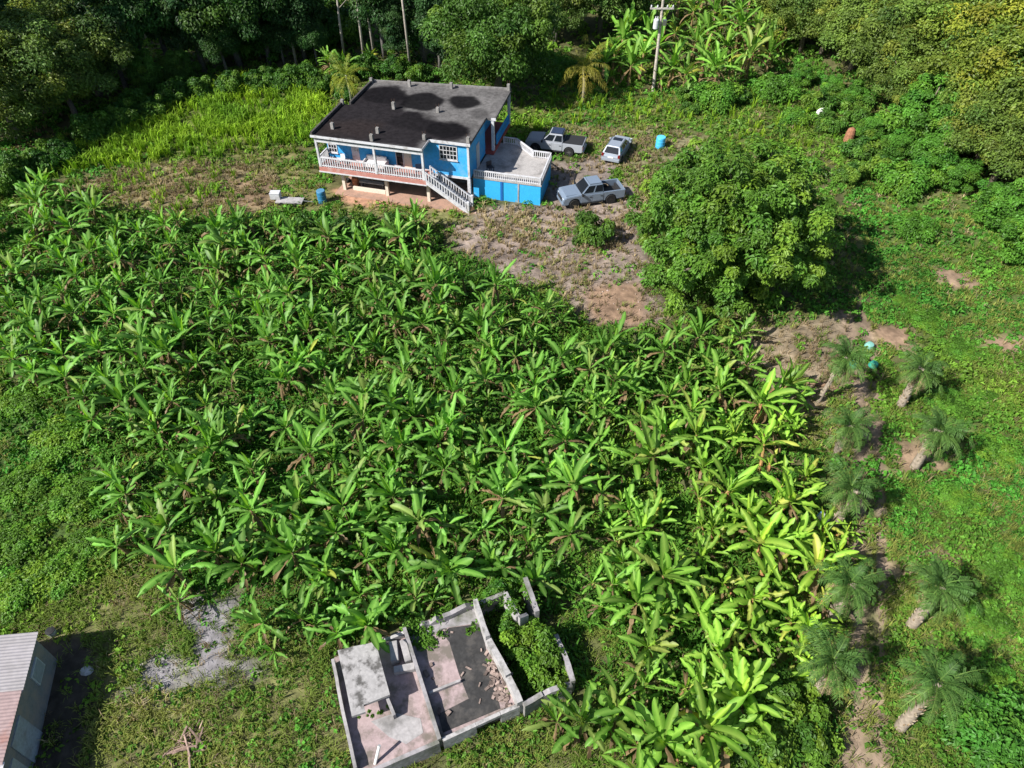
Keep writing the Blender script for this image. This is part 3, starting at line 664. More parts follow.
pickup((3.95, 61.3, ground_at(3.9, 61.3)-.02), R_(165.5), car_white, car_navy, car_white, True, rim_m, 'silver white double cab pickup with dark roof and black bed cover behind the terrace')
def hatchback(loc, rz, body, label):
    t = empty('hatchback_car', loc, rz); tag(t, label, 'car')
    W = .86; r = .33; wf, wr = 1.3, -1.3
    prof = [(2.02, .34)]+arch(wf, .40, .33)+arch(wr, .40, .33)+[(-2.05, .36), (-2.10, .75), (-2.02, .98), (1.0, .98), (1.85, .86), (2.08, .62)]
    MB().xprism(prof, -W, W).build('body', body, t, .05)
    MB().box(1.0, 1.82, -.66, .66, .90, .965).build('hood', body, t, .03)
    zb, zt = .97, 1.52; B = [(-2.0, -.80, zb), (1.05, -.80, zb), (1.05, .80, zb), (-2.0, .80, zb)]; Tt = [(-1.55, -.60, zt), (.25, -.60, zt), (.25, .60, zt), (-1.55, .60, zt)]
    MB().add(B+Tt, [(0, 1, 5, 4), (1, 2, 6, 5), (2, 3, 7, 6), (3, 0, 4, 7), (4, 5, 6, 7), (3, 2, 1, 0)]).build('cab', body, t, .05)
    MB().box(-.35, .2, -.42, .42, zt-.01, zt+.012).build('sunroof', M['glass'], t)
    panel(MB(), (B[1], B[2], Tt[2], Tt[1]), .05, .05, .008).build('windshield', M['glass'], t)
    panel(MB(), (B[3], B[0], Tt[0], Tt[3]), .07, .10, .008).build('rear_window', M['glass'], t)
    def lerp(a, b, k): return tuple(a[i]+(b[i]-a[i])*k for i in range(3))
    for s, (b0, b1, t1, t0) in ((-1, (B[0], B[1], Tt[1], Tt[0])), (1, (B[2], B[3], Tt[3], Tt[2]))):
        for k0, k1 in ((.03, .30), (.32, .64), (.66, .97)):
            panel(MB(), (lerp(b0, b1, k0), lerp(b0, b1, k1), lerp(t0, t1, k1), lerp(t0, t1, k0)), .05, .14, .008).build('side_window', M['glass'], t)
        for x0, x1 in ((-1.0, -.05), (0, .95)):
            dd = MB().box(x0, x1, s*W-.012, s*W+.012, .42, .95).build('door', body, t, .006)
            MB().box(x0+.06, x0+.22, s*(W+.03)-.012, s*(W+.03)+.012, .80, .84).build('handle', body, dd)
        MB().box(.72, .86, s*.93-.09, s*.93+.09, .98, 1.12).build('mirror', body, t, .02)
        MB().box(1.90, 2.06, s*.64-.17, s*.64+.17, .64, .80).build('headlight', lamp_m, t, .02)
        MB().box(-2.10, -1.98, s*.74-.10, s*.74+.10, .74, 1.02).build('tail_light', tail_m, t, .01)
        MB().box(-1.5, .2, s*.585-.02, s*.585+.02, zt, zt+.05).build('roof_rail', M['metal'], t)
    MB().box(-2.14, -2.02, -.82, .82, .36, .62).build('bumper', body, t, .03); MB().box(-2.13, -2.09, -.25, .25, .68, .80).build('number_plate', plate_m, t)
    MB().box(2.02, 2.12, -.8, .8, .34, .55).build('bumper', body, t, .03)
    wheels(t, (wf, wr), W*2, r, rim_m)
hatchback((9.5, 60.4, ground_at(9.5, 60.9)-.02), R_(67), car_silver, 'silver hatchback with sunroof parked with its tail toward the camera')

# ================================================================== UTILITY POLE
b = G(653, 91); top = P(656.5, -2, b[2]+8.6)
t = empty('utility_pole', tuple(b)); tag(t, 'grey wooden utility pole with crossarm and transformer beside the banana clumps', 'utility pole')
tv = Vector(top)-Vector(b); tv.x = tv.x*.35; tv.y = 0.1
MB().tube([(0, 0, -.3), (tv.x*.5, tv.y*.5, 4.6), (tv.x*.97, tv.y, 8.75)], [.17, .15, .12], 10, (.44, .39, .34)).build('pole', M['bark'], t)
MB().box(tv.x-1.15, tv.x+1.15, -.08, .04, 7.95, 8.09, (.45, .42, .38)).build('crossarm', M['bark'], t)
for dx in (-1.05, -.45, .5, 1.05): MB().lathe([(.05, 0), (.09, .06), (.05, .12), (.08, .17), (.03, .24)], 10, o=(tv.x+dx, -.02, 8.10)).build('insulator', M['white'], t)
tf = MB().lathe([(.24, 0), (.27, .05), (.27, .8), (.22, .9), (.10, .95)], 16, o=(tv.x*.8-.45, -.1, 6.2)).build('transformer', mat('grey_enamel', (.55, .57, .58), .5), t, 0, False)
for dx in (-.1, .1): MB().lathe([(.03, 0), (.06, .08), (.03, .2)], 8, o=(tv.x*.8-.45+dx, -.1, 7.14)).build('bushing', M['white'], tf)
MB().box(tv.x*.8+.2, tv.x*.8+.55, -.2, .1, 6.5, 7.0).build('junction_box', M['metal'], t)

# ================================================================== THE ROOFLESS RUIN
RC = P(430, 690)
ruin = empty('ruined_building', (RC[0], RC[1], 0)); tag(ruin, 'roofless concrete ruin with pink floors among the banana plants', 'ruin')
def r4(x, y, z): q = P(310+x/3.531, 560+y/3.531, z); return (q[0]-RC[0], q[1]-RC[1])
def rwall(pts, z, th, z0, m, name='wall', bumps=0.0, seed=1, cell=.3):
    """a broken-topped wall along a measured line (top edge at height z)"""
    rr = random.Random(seed); mb = MB()
    for (a, za), (b, zb) in zip(pts[:-1], pts[1:]):
        a2 = Vector(r4(*a, za)); b2 = Vector(r4(*b, zb)); L = (b2-a2).length; k = max(1, int(L/cell)); d = (b2-a2)/L; s = Vector((-d.y, d.x))*th/2
        hts = [za+(zb-za)*i/k+rr.uniform(-bumps, bumps*.3) for i in range(k+1)]
        vs = []
        for i in range(k+1):
            c = a2+d*(L*i/k)
            for sgn in (-1, 1): vs += [(c.x+sgn*s.x, c.y+sgn*s.y, z0), (c.x+sgn*s.x, c.y+sgn*s.y, hts[i])]
        fs = [(0, 1, 3, 2), (4*k, 4*k+2, 4*k+3, 4*k+1)]
        for i in range(k):
            q = 4*i; fs += [(q, q+4, q+5, q+1), (q+2, q+3, q+7, q+6), (q+1, q+5, q+7, q+3), (q, q+2, q+6, q+4)]
        mb.add(vs, fs)
    return mb.build(name, m, ruin)
FZ = .8
MB().prism([r4(x, y, FZ) for x, y in ((85, 345), (335, 240), (585, 150), (748, 505), (458, 640), (165, 762))], -.2, FZ).build('floor', M['pinkfloor'], ruin)
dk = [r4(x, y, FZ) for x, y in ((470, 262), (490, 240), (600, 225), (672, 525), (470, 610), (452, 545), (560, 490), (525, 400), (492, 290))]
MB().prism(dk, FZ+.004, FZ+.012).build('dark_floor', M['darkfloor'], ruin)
MB().prism([r4(x, y, FZ) for x, y in ((345, 250), (580, 165), (600, 222), (488, 238), (400, 275), (365, 300))], FZ+.004, FZ+.016).build('grey_floor', M['conc_moss'], ruin)
MB().prism([r4(x, y, FZ) for x, y in ((215, 570), (300, 540), (390, 560), (400, 610), (340, 650), (280, 625))], FZ+.003, FZ+.010).build('screed_patch', M['conc'], ruin)
rwall([((80, 350), 1.25), ((112, 520), 1.2), ((160, 735), 1.15)], 1.2, .13, -.2, M['conc'], bumps=.12, seed=2)
rwall([((332, 236), 1.35), ((400, 450), 1.25), ((457, 632), 1.25)], 1.2, .15, FZ-.1, M['conc_moss'], bumps=.06, seed=3)
rwall([((583, 132), 1.85), ((628, 270), 1.75)], 1.7, .2, -.2, M['conc_pale'], bumps=.22, seed=4); rwall([((630, 278), 1.55), ((700, 405), 1.55), ((742, 500), 1.45)], 1.5, .26, -.2, M['conc_pale'], bumps=.2, seed=5)
rwall([((165, 765), 1.05), ((455, 640), 1.1)], 1.1, .16, -.4, M['conc_moss'], bumps=.03, seed=6)
rwall([((468, 634), 1.1), ((585, 580), 1.1)], 1.1, .16, -.4, M['conc_pale'], seed=7, bumps=.02); rwall([((672, 540), 1.1), ((738, 512), 1.1)], 1.1, .16, -.4, M['conc_pale'], seed=8, bumps=.02)
rwall([((586, 580), 1.1), ((671, 541), 1.1)], 1.1, .15, .88, M['conc_pale'], 'lintel', seed=9)
rwall([((755, 508), 1.3), ((820, 470), 1.3), ((925, 432), 1.2)], 1, .22, -.3, M['conc_moss'], bumps=.2, seed=10)
rwall([((930, 425), 1.25), ((905, 345), 1.35), ((868, 260), 1.4)], 1, .2, -.3, M['conc_moss'], bumps=.15, seed=11)
rwall([((690, 112), 1.9), ((735, 195), 1.75)], 1.8, .18, -.2, M['conc_pale'], bumps=.1, seed=12); rwall([((760, 58), 1.9), ((803, 178), 1.75)], 1.8, .2, -.2, M['conc_moss'], bumps=.1, seed=13)
rwall([((738, 200), 1.9), ((768, 190), 1.6)], 1.7, .16, -.2, M['conc'], bumps=.05, seed=14)
rwall([((345, 238), 1.05), ((470, 198), 1.2), ((575, 150), 1.2)], 1.1, .2, -.1, M['conc_moss'], bumps=.25, seed=15)
rwall([((600, 150), 1.3), ((690, 112), 1.4)], 1.1, .18, -.1, M['conc_moss'], bumps=.1, seed=19)
rwall([((262, 282), 1.1), ((330, 255), 1.2)], 1.1, .14, FZ-.1, M['conc_pale'], bumps=.05, seed=16)
rwall([((270, 480), 1.55), ((298, 548), 1.2)], 1.4, .12, FZ-.1, M['conc'], bumps=.05, seed=17)
rwall([((420, 468), 1.0), ((530, 424), 1.0)], 1.0, .1, FZ-.05, M['conc'], 'kerb', seed=18)
MB().prism([r4(x, y, 1.72) for x, y in ((92, 328), (150, 312), (226, 296), (252, 395), (276, 482), (205, 512), (184, 520), (190, 545), (142, 562), (118, 440))], 1.56, 1.72).build('concrete_slab', M['slab'], ruin).rotation_euler = (R_(-1.5), R_(2.5), 0)
for x, y, w, l, h, rz in ((300, 335, .35, .9, .42, .2), (340, 330, .3, 1.0, .36, .35), (335, 390, .9, .3, .3, .2)):
    c = r4(x, y, FZ); o = MB().box(-w/2, w/2, -l/2, l/2, 0, h).build('concrete_block', M['conc'], None, .02)
    o.location = (c[0]+RC[0], c[1]+RC[1], FZ+.002); o.rotation_euler = (0, 0, rz)
    tag(o, {300: 'grey concrete block next to the pale slab inside the ruin', 340: 'longest grey block lying beside the dividing wall of the ruin', 335: 'flat grey block laid crosswise in the shaded room of the ruin'}[x], 'block', 'loose blocks in the ruin')
# rubble heap in the right-hand room of the ruin
mb = MB(); rr = random.Random(5)
for i in range(120):
    x, y = rr.choice(((650, 400), (680, 450), (690, 470), (665, 485), (645, 370), (640, 340), (700, 490), (675, 440), (655, 425))) if i % 12 else (rr.uniform(420, 690), rr.uniform(280, 560))
    c = r4(x+rr.gauss(0, 16), y+rr.gauss(0, 20), FZ); q = rr.uniform(.3, 1.3); a_ = rr.uniform(0, 3.1); w, l, h = rr.uniform(.03, .10), rr.uniform(.05, .17), rr.uniform(.03, .09); z0 = FZ+.01+rr.uniform(0, .05)*(i % 3 > 0)
    ca, sa = math.cos(a_), math.sin(a_); k = [(s*w*rr.uniform(.7, 1.1), t*l*rr.uniform(.7, 1.1)) for s, t in ((-1, -1), (1, -1), (1, 1), (-1, 1))]
    mb.prism([(c[0]+u*ca-v*sa, c[1]+u*sa+v*ca) for u, v in k], z0, z0+h, (.30*q, .23*q, .20*q))
o = mb.build('rubble', M['bark']); o.location = (RC[0], RC[1], 0); tag(o, 'broken bricks scattered on the ruin floor and heaped against its white wall', 'rubble', kind='stuff')
a = P(375, 764, FZ); b_ = P(379.4, 745.5, 1.5); o = MB().tube([(0, 0, 0), tuple((b_-a)*.5), tuple(b_-a)], .06, 10).build('pipe', M['pvc']); o.location = tuple(a); tag(o, 'white plastic pipe standing tilted on the pink ruin floor', 'pipe')

# weeds rooted in the cracks of the ruin and spilling over its walls
def weeds(name, pts, label, cat):
    g = np.random.default_rng(17); c_ = np.array(pts); k = 26; N = len(c_)*k
    th = g.uniform(0, 6.28, N); rr = np.sqrt(g.random(N))*np.repeat(c_[:, 3], k); up_ = g.uniform(.2, 1, N)*np.repeat(c_[:, 3], k)*.8*(1-(rr/np.repeat(c_[:, 3], k))**2*.6)
    p = np.repeat(c_[:, :3], k, 0)+np.stack([np.cos(th)*rr, np.sin(th)*rr, up_], -1)
    V, F, = leaf_quads(p, nrm(np.stack([np.cos(th)*.5, np.sin(th)*.5, np.ones(N)], -1)+g.normal(0, .4, (N, 3))), np.stack([np.cos(th), np.sin(th), np.zeros(N)], -1)+g.normal(0, .4, (N, 3)), g.uniform(.09, .22, N), g.uniform(.05, .12, N))
    C = np.array((.09, .20, .022))*np.repeat(g.uniform(.6, 1.35, len(c_)), k)[:, None]*g.uniform(.75, 1.3, (N, 1))
    stuff(name, (V, F, np.repeat(C, 4, 0)), M['cover'], label, cat)
rr = random.Random(8); W_ = []
def along(a, b, n, z, r0, r1, j=6):
    for i in range(n):
        t = rr.random(); q = r4(a[0]+(b[0]-a[0])*t+rr.gauss(0, j), a[1]+(b[1]-a[1])*t+rr.gauss(0, j), z); W_.append((q[0]+RC[0], q[1]+RC[1], z-.03, rr.uniform(r0, r1)))
along((360, 262), (480, 262), 14, FZ, .1, .3, 9); along((395, 300), (450, 285), 10, FZ, .15, .35, 8); along((560, 250), (600, 230), 8, FZ, .1, .28); along((150, 560), (290, 525), 8, FZ, .05, .10); along((610, 300), (715, 500), 8, FZ, .05, .15)
along((640, 190), (760, 440), 60, .15, .25, .55, 34); along((700, 250), (880, 420), 60, .15, .25, .6, 40); along((690, 112), (735, 195), 5, 2.1, .15, .35, 8); along((600, 150), (690, 112), 10, 1.2, .15, .35, 6); along((868, 260), (930, 425), 3, .8, .2, .45, 7); along((760, 58), (803, 178), 8, 1.6, .1, .3, 6); along((345, 238), (575, 150), 16, 1.0, .12, .35, 6); along((470, 650), (740, 530), 14, -.05, .2, .4, 8); along((160, 775), (455, 655), 10, -.05, .2, .4, 8)
weeds('weeds', W_, 'green weeds and creepers growing in the ruin and over its broken walls', 'weeds')

# ================================================================== THE SHED
E0 = Vector(P(38.3, 631.7, 2.4)); E1 = Vector(P(8.75, 744.4, 2.4)); ex = (E1-E0); ex.z = 0; ex.normalize(); ew = Vector((ex.y, -ex.x, 0))
if ew.x > 0: ew = -ew
shed = empty('shed', (E0.x, E0.y, 0)); tag(shed, 'tin roofed shed with grey blue wall cut off by the lower corner', 'shed')
shed.matrix_world = Matrix(((ex.x, ew.x, 0, E0.x), (ex.y, ew.y, 0, E0.y), (0, 0, 1, 0), (0, 0, 0, 1)))
def tin(x0, x1, y0, y1, z0, z1, m, lift=0):
    k = int((x1-x0)/.035); vs = []; fs = []
    for i in range(k+1):
        x = x0+(x1-x0)*i/k; dz = .010*math.sin(2*math.pi*x/.14)+lift
        for y, z in ((y0, z0), (y1, z1)): vs += [(x, y, z+dz), (x, y, z+dz-.012)]
    for i in range(k):
        q = 4*i; fs += [(q, q+2, q+6, q+4), (q+1, q+5, q+7, q+3), (q, q+4, q+5, q+1), (q+2, q+3, q+7, q+6)]
    return MB().add(vs, fs).build('roof_sheet', m, shed)
tin_grey = mat('tin', (.40, .37, .37), .55, .2, var=.12, c2=(.50, .46, .48), lo=.4, hi=.7, scale=1.2); tin_pink = mat('rusty_tin', (.40, .29, .28), .7, .1, var=.15, c2=(.36, .17, .13), lo=.5, hi=.75, scale=1.5); tin_white = mat('white_tin', (.62, .60, .62), .5, .1)
sl = math.tan(R_(12))
tin(0, 2.6, 0, 3.2, 2.4, 2.4+3.2*sl, tin_grey); tin(2.5, 5.3, 0.02, 3.2, 2.405, 2.4+3.2*sl, tin_pink, .045)
tin(5.2, 9.5, -.02, 3.2, 2.38, 2.38+3.2*sl, tin_white, .03); tin(0, 9.5, 3.16, 6.4, 2.43+3.2*sl, 2.4, tin_grey, .02)
shed_blue = mat('shed_paint', (.20, .21, .23), .8, var=.15, c2=(.30, .26, .24), lo=.42, hi=.66)
MB().prism([(.2, .15), (9.3, .15), (9.3, 6.2), (.2, 6.2)], -.2, 2.38).build('wall', shed_blue, shed)
MB().add([(.2, .15, 2.381), (.2, 6.2, 2.381), (.2, 3.2, 2.3+3.2*sl), (.33, .15, 2.381), (.33, 6.2, 2.381), (.33, 3.2, 2.3+3.2*sl)], [(0, 2, 1), (3, 4, 5), (0, 1, 4, 3), (1, 2, 5, 4), (2, 0, 3, 5)]).build('gable', shed_blue, shed)
w = MB().box(.85, 1.75, .09, .16, 1.1, 1.9).build('window', mat('pale_shutter', (.48, .52, .56), .7), shed); MB().box(.92, 1.68, .07, .089, 1.17, 1.83).build('pane', mat('dusty_glass', (.30, .34, .38), .3), w)
MB().box(3.3, 4.5, .10, .148, 0, 2.0).build('door', mat('blue_grey_door', (.34, .38, .44), .8, c2=(.25, .24, .24)), shed); MB().box(4.8, 6.0, .10, .148, .0, 1.7).build('panel', mat('grey_panel', (.38, .40, .42), .8), shed)
t = empty('bucket', tuple(P(53.5, 634.5, .1))); tag(t, 'small black and white bucket at the upper corner of the shed', 'bucket')
MB().lathe([(.16, 0), (.20, .34), (.185, .34), (.15, .02)], 14).build('pail', M['white'], t); MB().lathe([(.205, .35), (.205, .38), (.1, .40)], 14).build('lid', M['black'], t)
o = MB().lathe([(.18, 0), (.26, .08), (.2, .18), (.07, .22)], 9, (.5, .5, .5)).build('stone', M['bark']); o.location = P(87.5, 671.5, .08); o.scale = (1.2, .9, 1); tag(o, 'pale flat stone lying in the shadow of the shed', 'stone')

# ================================================================== SMALL THINGS IN THE MEADOW
p = G(822, 521); t = empty('bucket', tuple(p), .5); tag(t, 'white and blue bucket lying beside a palm trunk near the track', 'bucket')
o = MB().lathe([(.20, -.3), (.25, .22), (.23, .22), (.18, -.26)], 14, axis='y').build('pail', M['white'], t); o.location = (0, 0, .24); o = MB().lathe([(.26, .225), (.26, .27), (.1, .29)], 14, axis='y').build('lid', mat('blue_lid', (.10, .25, .5), .5), t); o.location = (0, 0, .24)
p = G(820, 116); o = MB().lathe([(.35, 0), (.5, .2), (.42, .5), (.22, .75), (.08, .8)], 10, (.75, .73, .72)).build('sack', M['bark'], None, 0, True); o.location = p; tag(o, 'white sack left among the bushes at the foot of the hill', 'sack')
p = G(848, 141); o = MB().lathe([(.85, 0), (.8, .4), (.78, 1.0), (.62, 1.5), (.3, 1.7)], 12, (.30, .14, .08)).build('stump', M['bark'], None, 0, False); o.location = p; o.scale = (.55, .5, .75); tag(o, 'reddish brown dead stump beside the creeper covered bank', 'stump')
teal = mat('teal_plastic', (.035, .26, .19), .4); teal2 = mat('pale_teal_plastic', (.20, .44, .38), .4)
for (x, y), m_, lb, z in (((868, 348), teal2, 'pale teal plastic basin beside the first palm by the track', .1), ((851, 367), teal, 'deep green plastic basin under the first palm by the track', .1), ((872, 367), teal, 'green plastic basin in the shadow beyond the first palm by the track', .1)):
    p = G(x, y); o = MB().lathe([(.29, 0), (.28, .14), (.22, .30), (.09, .32)], 16).build('basin', m_, None, 0, False); o.location = (p[0], p[1], p[2]+z); o.rotation_euler = (.15, .1, 0); tag(o, lb, 'basin', 'plastic basins by the first palm')
p = G(190, 748); mb = MB(); rr = random.Random(9)
for i in range(60):
    a = rr.uniform(0, 6.28); c = Vector((rr.gauss(0, .45), rr.gauss(0, .35), rr.uniform(.0, .35))); d = Vector((math.cos(a), math.sin(a), rr.uniform(-.2, .3)))*rr.uniform(.15, .5); q = rr.uniform(.5, 1.2)
    mb.tube([c-d, c+d], rr.uniform(.015, .045), 5, (.36*q, .25*q, .20*q))
o = mb.build('brush_pile', M['bark']); o.location = p; tag(o, 'heap of brown cut branches on the lower grass', 'brush pile')
p = G(775, 372); o = MB().tube([(-1.1, .35, .12), (0, 0, .2), (1.2, -.35, .1)], [.12, .14, .11], 8, (.22, .14, .09)).build('log', M['bark']); o.location = p+np.array([2.2, -1.2, 0]); tag(o, 'dark fallen log on the dry ground near the first palm', 'log')

# ================================================================== PLANTS
def log(root, look, cat, group, z): PLANTED.append((root, look, cat, group, root.location.x, root.location.y, root.location.z+z))
def plant(name, parts, loc, rz=0, s=1.0, color=(1, 1, 1), tilt=(0, 0)):
    root = empty(name, tuple(loc), rz); root.scale = (s, s, s) if not hasattr(s, '__len__') else s
    root.rotation_euler = (tilt[0], tilt[1], rz)
    for n, me, off in parts:
        o = bpy.data.objects.new(n, me); o.color = (1, 1, 1, 1) if n.startswith(('dry', 'dead')) else (*color, 1); o.location = off; link(o, root)
    return root

# ---- banana plants
def banana_leaf(acc, o, az, el, L, W, droop, base, mid, r, torn=.25, petiole=.32):
    V, F, C = acc; b = len(V); n = 12
    p = np.array(o, float); e = el; side = np.array((-math.sin(az), math.cos(az), 0)); twist = r.uniform(-.5, .5); hang = r.uniform(-.6, .35)
    seg = (L+petiole)/n; pet = 2
    for i in range(n+1):
        s = (i*seg-petiole)/L
        w = .035 if s < 0 else max(.02, W*.5*min(1, (s*7+.12))**.6*(1-(max(0, s-.6)/.4)**2*.97)**.6)
        fw = np.array((math.cos(az)*math.cos(e), math.sin(az)*math.cos(e), math.sin(e))); up = np.cross(fw, side)*1.0
        if up[2] < 0: up = -up
        sv = side*math.cos(twist*s)+up*math.sin(twist*s) if s > 0 else side
        lift = (.35+hang-.6*max(0, s)*droop*.5)*w
        wl, wr_, ll, lr = w, w, lift, lift
        if 0 < i < n and s > .05:
            if r.random() < torn: wl *= r.uniform(.3, .75); ll -= r.uniform(0, .5)*w
            if r.random() < torn: wr_ *= r.uniform(.3, .75); lr -= r.uniform(0, .5)*w
        c1 = base*(1+r.uniform(-.12, .12)); c0 = mid if s > -.02 else mid*.9
        V += [p+sv*wl+up*ll, p+sv*.022+up*.004, p-sv*.022+up*.004, p-sv*wr_+up*lr]; C += [c1, c0, c0, c1*.94]
        p = p+fw*seg; e -= droop*seg/(L+petiole)*(.35+1.3*i/n); az2 = twist*.02
    for i in range(n):
        for k in range(3): q = b+4*i+k; F.append((q, q+1, q+5, q+4))
def banana_variant(seed, size=1.0, suckers=None):
    r = random.Random(seed); dry = ([], [], []); hmax = 0; out = []
    mk = lambda nm, a, m: mesh_np(nm, np.array(a[0]), np.array(a[1]), np.array(a[2]), m)
    ns = r.choice((2, 3, 3, 4)) if suckers is None else suckers; a1 = r.uniform(0, 6.28)
    for j in range(ns):       # every stem of the mat and its own crown is a part
        acc = ([], [], []); stem = MB()
        sz = size*(1 if j == 0 else r.uniform(.5, .85)); h = r.uniform(1.2, 2.2)*sz; d0 = 0 if j == 0 else r.uniform(.45, 1.05)*size; o = (math.cos(a1+j*2.2)*d0, math.sin(a1+j*2.2)*d0)
        lean = (r.uniform(-.3, .3)+o[0]*.5, r.uniform(-.3, .3)+o[1]*.5); hmax = max(hmax, h)
        pts = [(o[0]+lean[0]*t*t, o[1]+lean[1]*t*t, h*t-.15*(1-t)) for t in (0, .3, .6, .85, 1)]
        stem.tube(pts, [.14*sz, .12*sz, .095*sz, .08*sz, .05*sz], 7, (.16, .13, .06))
        for k in range(6):
            a = r.uniform(0, 6.28); t = r.uniform(.1, .9); c = (.20, .12, .07) if k % 2 else (.14, .17, .05)
            x, y = o[0]+lean[0]*t*t, o[1]+lean[1]*t*t; ca, sa = .11*sz*math.cos(a), .11*sz*math.sin(a)
            stem.tube([(x+ca*.7, y+sa*.7, h*t+.25), (x+ca, y+sa, h*t), (x+ca*1.6, y+sa*1.6, h*t-.35)], [.03, .06, .02], 5, c)
        top = np.array((o[0]+lean[0], o[1]+lean[1], h-.02)); n = r.randint(9, 12) if j == 0 else r.randint(6, 9); a0 = r.uniform(0, 6.28)
        for k in range(n):
            t = k/(n-1); az = a0+k*2.4+r.uniform(-.55, .55); el = R_(80-64*t+r.uniform(-16, 16)); L = sz*r.uniform(1.35, 2.05)*(.8 if k == 0 else 1)
            y = r.random(); base = np.array((.068, .205, .020))*r.uniform(.7, 1.3)
            if y < .012: base = np.array((.22, .25, .03))
            elif y < .10: base = np.array((.13, .20, .04))
            elif k == 0: base = np.array((.13, .29, .025))
            banana_leaf(acc, top-np.array((0, 0, .14*t*sz)), az, el, L, sz*r.uniform(.34, .47)*(.6 if k == 0 else 1), r.uniform(.1, .55)+.85*t+r.uniform(-.2, .35), base, base*1.3+np.array((.10, .12, .04)), r, .16+.26*t)
        for k in range(r.randint(2, 4)):
            az = r.uniform(0, 6.28); base = np.array((.28, .19, .10))*r.uniform(.6, 1.25)
            banana_leaf(dry, top-np.array((0, 0, .18*sz)), az, R_(r.uniform(-35, 15)), sz*r.uniform(1.0, 1.7), sz*.24, 1.7, base, base*.8, r, .5, .25)
        out += [('stem', stem.mesh('banana_stem', M['bark'], 0, True), (0, 0, 0)), ('crown', mk('banana_crown', acc, M['banana']), (0, 0, 0))]
    return out+[('dry_leaves', mk('banana_dry', dry, M['banana']), (0, 0, 0))], hmax+.8*size
BAN = [banana_variant(100+i) for i in range(21)]
LOOK = ['upright leaved banana plant', 'broad spreading banana plant', 'dark green banana plant', 'torn leaved banana plant', 'leaning banana plant', 'bushy banana plant', 'slender banana plant']
plant_poly = wpoly(ZONES[1][1]); 
placed = []
def try_place(poly, n, dmin, cond, cap):
    lo = poly.min(0); hi = poly.max(0); cnt = 0
    for _ in range(n):
        x = rng.uniform(lo[0], hi[0]); y = rng.uniform(lo[1], hi[1])
        if polysd(np.array([x]), np.array([y]), poly)[0] > -.2 or not cond(x, y): continue
        if any((x-a)**2+(y-b)**2 < dmin*dmin for a, b in placed): continue
        placed.append((x, y)); cnt += 1
        if cnt >= cap: break
    return cnt
def sd1(x, y, poly): return float(polysd(np.array([x]), np.array([y]), poly)[0])
KEEP_OFF = [wpoly(q) for q in ([(570, 205), (612, 212), (612, 250), (570, 250)], [(322, 662), (400, 628), (476, 592), (585, 618), (612, 690), (430, 790), (340, 790)], [(430, 200), (655, 200), (672, 345), (600, 352), (550, 322), (495, 306), (440, 268)],
            [(320, 165), (480, 165), (480, 238), (330, 236)], [(60, 175), (300, 170), (335, 232), (230, 234), (110, 226)])]
def ban_ok(x, y):
    px, py = Q(x, y, 0)
    if not (-70 < px < 1090 and py < 800): return False
    if any(sd1(x, y, k) < .35 for k in KEEP_OFF): return False
    if px < 130 and rng.random() < .45: return False
    return True
BUSHES_IN = [(345, 232), (392, 228), (770, 715), (600, 230)]
for bx, by in BUSHES_IN: q = G(bx, by); placed.append((q[0], q[1]))
# a few that the photograph shows clearly, then the rest of the plantation between them
named = [(205, 640), (470, 560), (690, 680), (655, 740), (745, 610), (800, 470), (760, 450), (700, 360), (800, 590), (690, 740), (615, 700), (735, 690), (620, 765), (575, 740), (812, 630), (505, 625), (560, 640), (380, 640), (365, 600), (300, 600), (40, 330), (240, 230)]
named = [(690, 695), (655, 760), (745, 640), (800, 490), (760, 470), (700, 375), (797, 640), (640, 700), (735, 690), (590, 660), (560, 640), (365, 640), (455, 610), (40, 335), (240, 240), (420, 610), (810, 595), (575, 745), (690, 620)]
for x, y in named:
    q = G(x, y)
    if not any(sd1(q[0], q[1], k) < .1 for k in KEEP_OFF): placed.append((q[0], q[1]))
try_place(wpoly(ZONES[1][1]), 40000, 1.38, ban_ok, 279)
for i, (x, y) in enumerate(placed[len(BUSHES_IN):]):
    k = i % len(BAN); parts, hh = BAN[k]; px, py = Q(x, y, 1.5)
    s = rng.uniform(.55, .98)*(1.05 if px > 560 and py > 380 else 1.0)
    yl = np.clip((px-560)/260, 0, 1)*np.clip((py-330)/120, 0, 1)       # the rows by the track are a yellower green
    c = np.array((1+.95*yl, 1+.45*yl, 1+.1*yl))*rng.uniform(.78, 1.22)
    z = float(H(x, y))
    r = plant('banana_plant', parts, (x, y, z-.03), rng.uniform(0, 6.28), s, c, (rng.normal(0, .14), rng.normal(0, .14)))
    sz = 'small ' if s < .64 else ('tall ' if s > .92 else '')
    log(r, ('yellowish ' if yl > .55 else '')+sz+LOOK[k % 7], 'banana plant', 'banana plants of the plantation', hh*s*.8)
BIGB = [banana_variant(300+i, 1.3, 2) for i in range(4)]
back_b = [(600, 80), (612, 74), (628, 86), (640, 78), (668, 86), (682, 92), (700, 80), (712, 90), (728, 84), (745, 78), (655, 66), (690, 62), (720, 60), (750, 62), (620, 60), (735, 48), (705, 44), (672, 50), (765, 70), (780, 52), (755, 40), (690, 30), (712, 26), (735, 28), (758, 24), (780, 30), (700, 14), (724, 10), (748, 8), (772, 12), (676, 20), (795, 22), (790, 6), (660, 40), (645, 52), (630, 50), (810, 10), (718, 44), (765, 55), (333, 72), (346, 76), (372, 70)]
